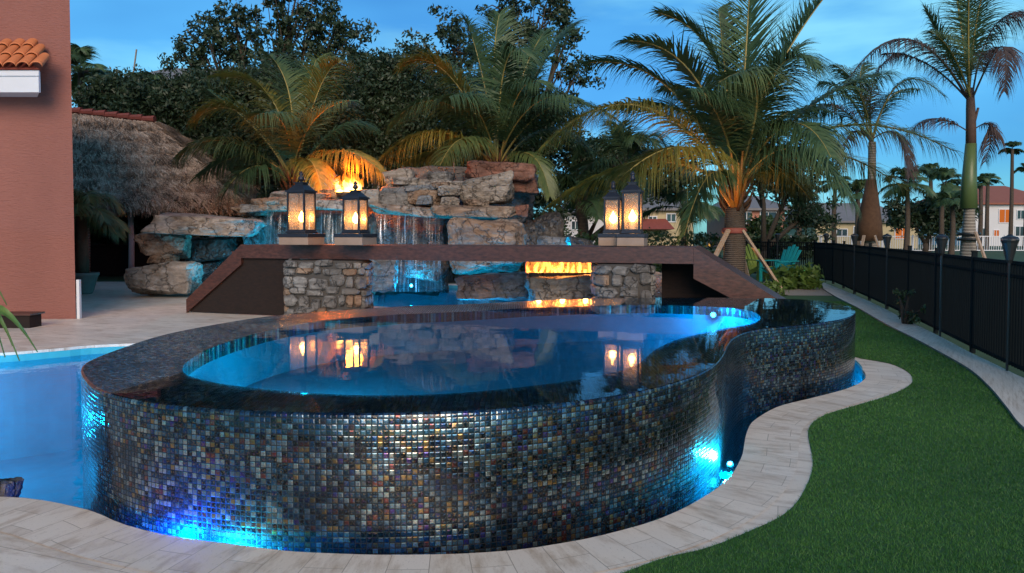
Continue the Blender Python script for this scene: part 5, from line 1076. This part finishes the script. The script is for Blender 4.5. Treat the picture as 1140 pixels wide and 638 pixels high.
# ================================================================== LANDSCAPE UPLIGHTS (their warm light shows on the palms)
def uplight(loc, tgt, label, power, col=(1, .42, .10), spot=80):
    loc = Vector(loc); e = empty('garden_spotlight', loc, label, 'spotlight', 'garden spotlights'); d = (Vector(tgt)-loc).normalized()
    MB().tube([(0, 0, 0), (0, 0, .12)], .012, 6).build('stake', M['black'], e); MB().tube([Vector((0, 0, .12)), Vector((0, 0, .12))+d*.10], [.035, .045], 12).build('can', M['black'], e)
    lamp('spot', loc+Vector((0, 0, .12))+d*.14, col, power, .03, e, 'SPOT', tgt, spot)
uplight((2.9, 17.2, -.01), at(790, 170, 17.9), 'small spotlight aimed up at the braced palm', 420, spot=60)
uplight((4.9, 20.4, -.01), at(840, 190, 18.6), 'small spotlight behind the braced palm', 350)
uplight((-6.3, 21.0, .0), at(320, 150, 21.8), 'small spotlight below the yellowing palm', 520, (1, .55, .14))
uplight((-.6, 22.6, .0), at(545, 130, 23.8), 'small spotlight below the rock pile palm', 300, (1, .5, .12))
# ================================================================== SKY + SUN
wd_ = bpy.data.worlds.new('World'); scene.world = wd_; wd_.use_nodes = True; nt = wd_.node_tree; nt.nodes.clear()
SUN_AZ = R(176); SUN_EL = R(24.0)
out = nt.nodes.new('ShaderNodeOutputWorld'); bg = nt.nodes.new('ShaderNodeBackground'); sky = nt.nodes.new('ShaderNodeTexSky'); sky.sky_type = 'NISHITA'; sky.sun_disc = False
sky.sun_elevation = SUN_EL; sky.sun_rotation = SUN_AZ; sky.altitude = 0; sky.air_density = 1.0; sky.dust_density = .6; sky.ozone_density = 3.0
tc = nt.nodes.new('ShaderNodeTexCoord'); mp = nt.nodes.new('ShaderNodeMapping'); mp.inputs['Scale'].default_value = (1.0, 1.0, 4.5); nt.links.new(tc.outputs['Generated'], mp.inputs[0])
ns = nt.nodes.new('ShaderNodeTexNoise'); ns.inputs['Scale'].default_value = 2.8; ns.inputs['Detail'].default_value = 5; ns.inputs['Roughness'].default_value = .5; nt.links.new(mp.outputs[0], ns.inputs['Vector'])
rp2 = nt.nodes.new('ShaderNodeValToRGB'); rp2.color_ramp.elements[0].position = .46; rp2.color_ramp.elements[0].color = (0, 0, 0, 1); rp2.color_ramp.elements[1].position = .64; rp2.color_ramp.elements[1].color = (.7, .7, .7, 1); nt.links.new(ns.outputs[0], rp2.inputs[0])
mx = nt.nodes.new('ShaderNodeMix'); mx.data_type = 'RGBA'; nt.links.new(rp2.outputs[0], mx.inputs[0]); nt.links.new(sky.outputs[0], mx.inputs[6]); mx.inputs[7].default_value = (6.2, 6.5, 6.6, 1)
tn = nt.nodes.new('ShaderNodeMix'); tn.data_type = 'RGBA'; tn.blend_type = 'MULTIPLY'; tn.inputs[0].default_value = 1; nt.links.new(mx.outputs[2], tn.inputs[6]); tn.inputs[7].default_value = (.40, .98, 1.22, 1)
n2 = nt.nodes.new('ShaderNodeTexNoise'); n2.inputs['Scale'].default_value = 1.3; n2.inputs['Detail'].default_value = 4; m2 = nt.nodes.new('ShaderNodeMapping'); m2.inputs['Scale'].default_value = (1, 1, 3); m2.inputs['Location'].default_value = (3.3, 1.7, 0); nt.links.new(tc.outputs['Generated'], m2.inputs[0]); nt.links.new(m2.outputs[0], n2.inputs['Vector'])
r3 = nt.nodes.new('ShaderNodeValToRGB'); r3.color_ramp.elements[0].position = .40; r3.color_ramp.elements[0].color = (.50, .58, .74, 1); r3.color_ramp.elements[1].position = .58; r3.color_ramp.elements[1].color = (1, 1, 1, 1); nt.links.new(n2.outputs[0], r3.inputs[0])
t3 = nt.nodes.new('ShaderNodeMix'); t3.data_type = 'RGBA'; t3.blend_type = 'MULTIPLY'; t3.inputs[0].default_value = 1; nt.links.new(tn.outputs[2], t3.inputs[6]); nt.links.new(r3.outputs[0], t3.inputs[7])
nt.links.new(t3.outputs[2], bg.inputs[0]); bg.inputs[1].default_value = .055; nt.links.new(bg.outputs[0], out.inputs[0])
sl = bpy.data.lights.new('sun', 'SUN'); sl.energy = 1.35; sl.angle = R(35); sl.color = (1, .73, .52); so = bpy.data.objects.new('sun', sl); C.objects.link(so)
sd = Vector((math.sin(SUN_AZ)*math.cos(SUN_EL), math.cos(SUN_AZ)*math.cos(SUN_EL), math.sin(SUN_EL)))
so.rotation_euler = sd.to_track_quat('Z', 'Y').to_euler()
scene.view_settings.view_transform = 'Standard'; scene.view_settings.look = 'None'; scene.view_settings.exposure = 1.28; scene.view_settings.gamma = 1
scene.render.engine = 'CYCLES'; scene.cycles.max_bounces = 8; scene.cycles.transparent_max_bounces = 24; scene.cycles.sample_clamp_indirect = 4
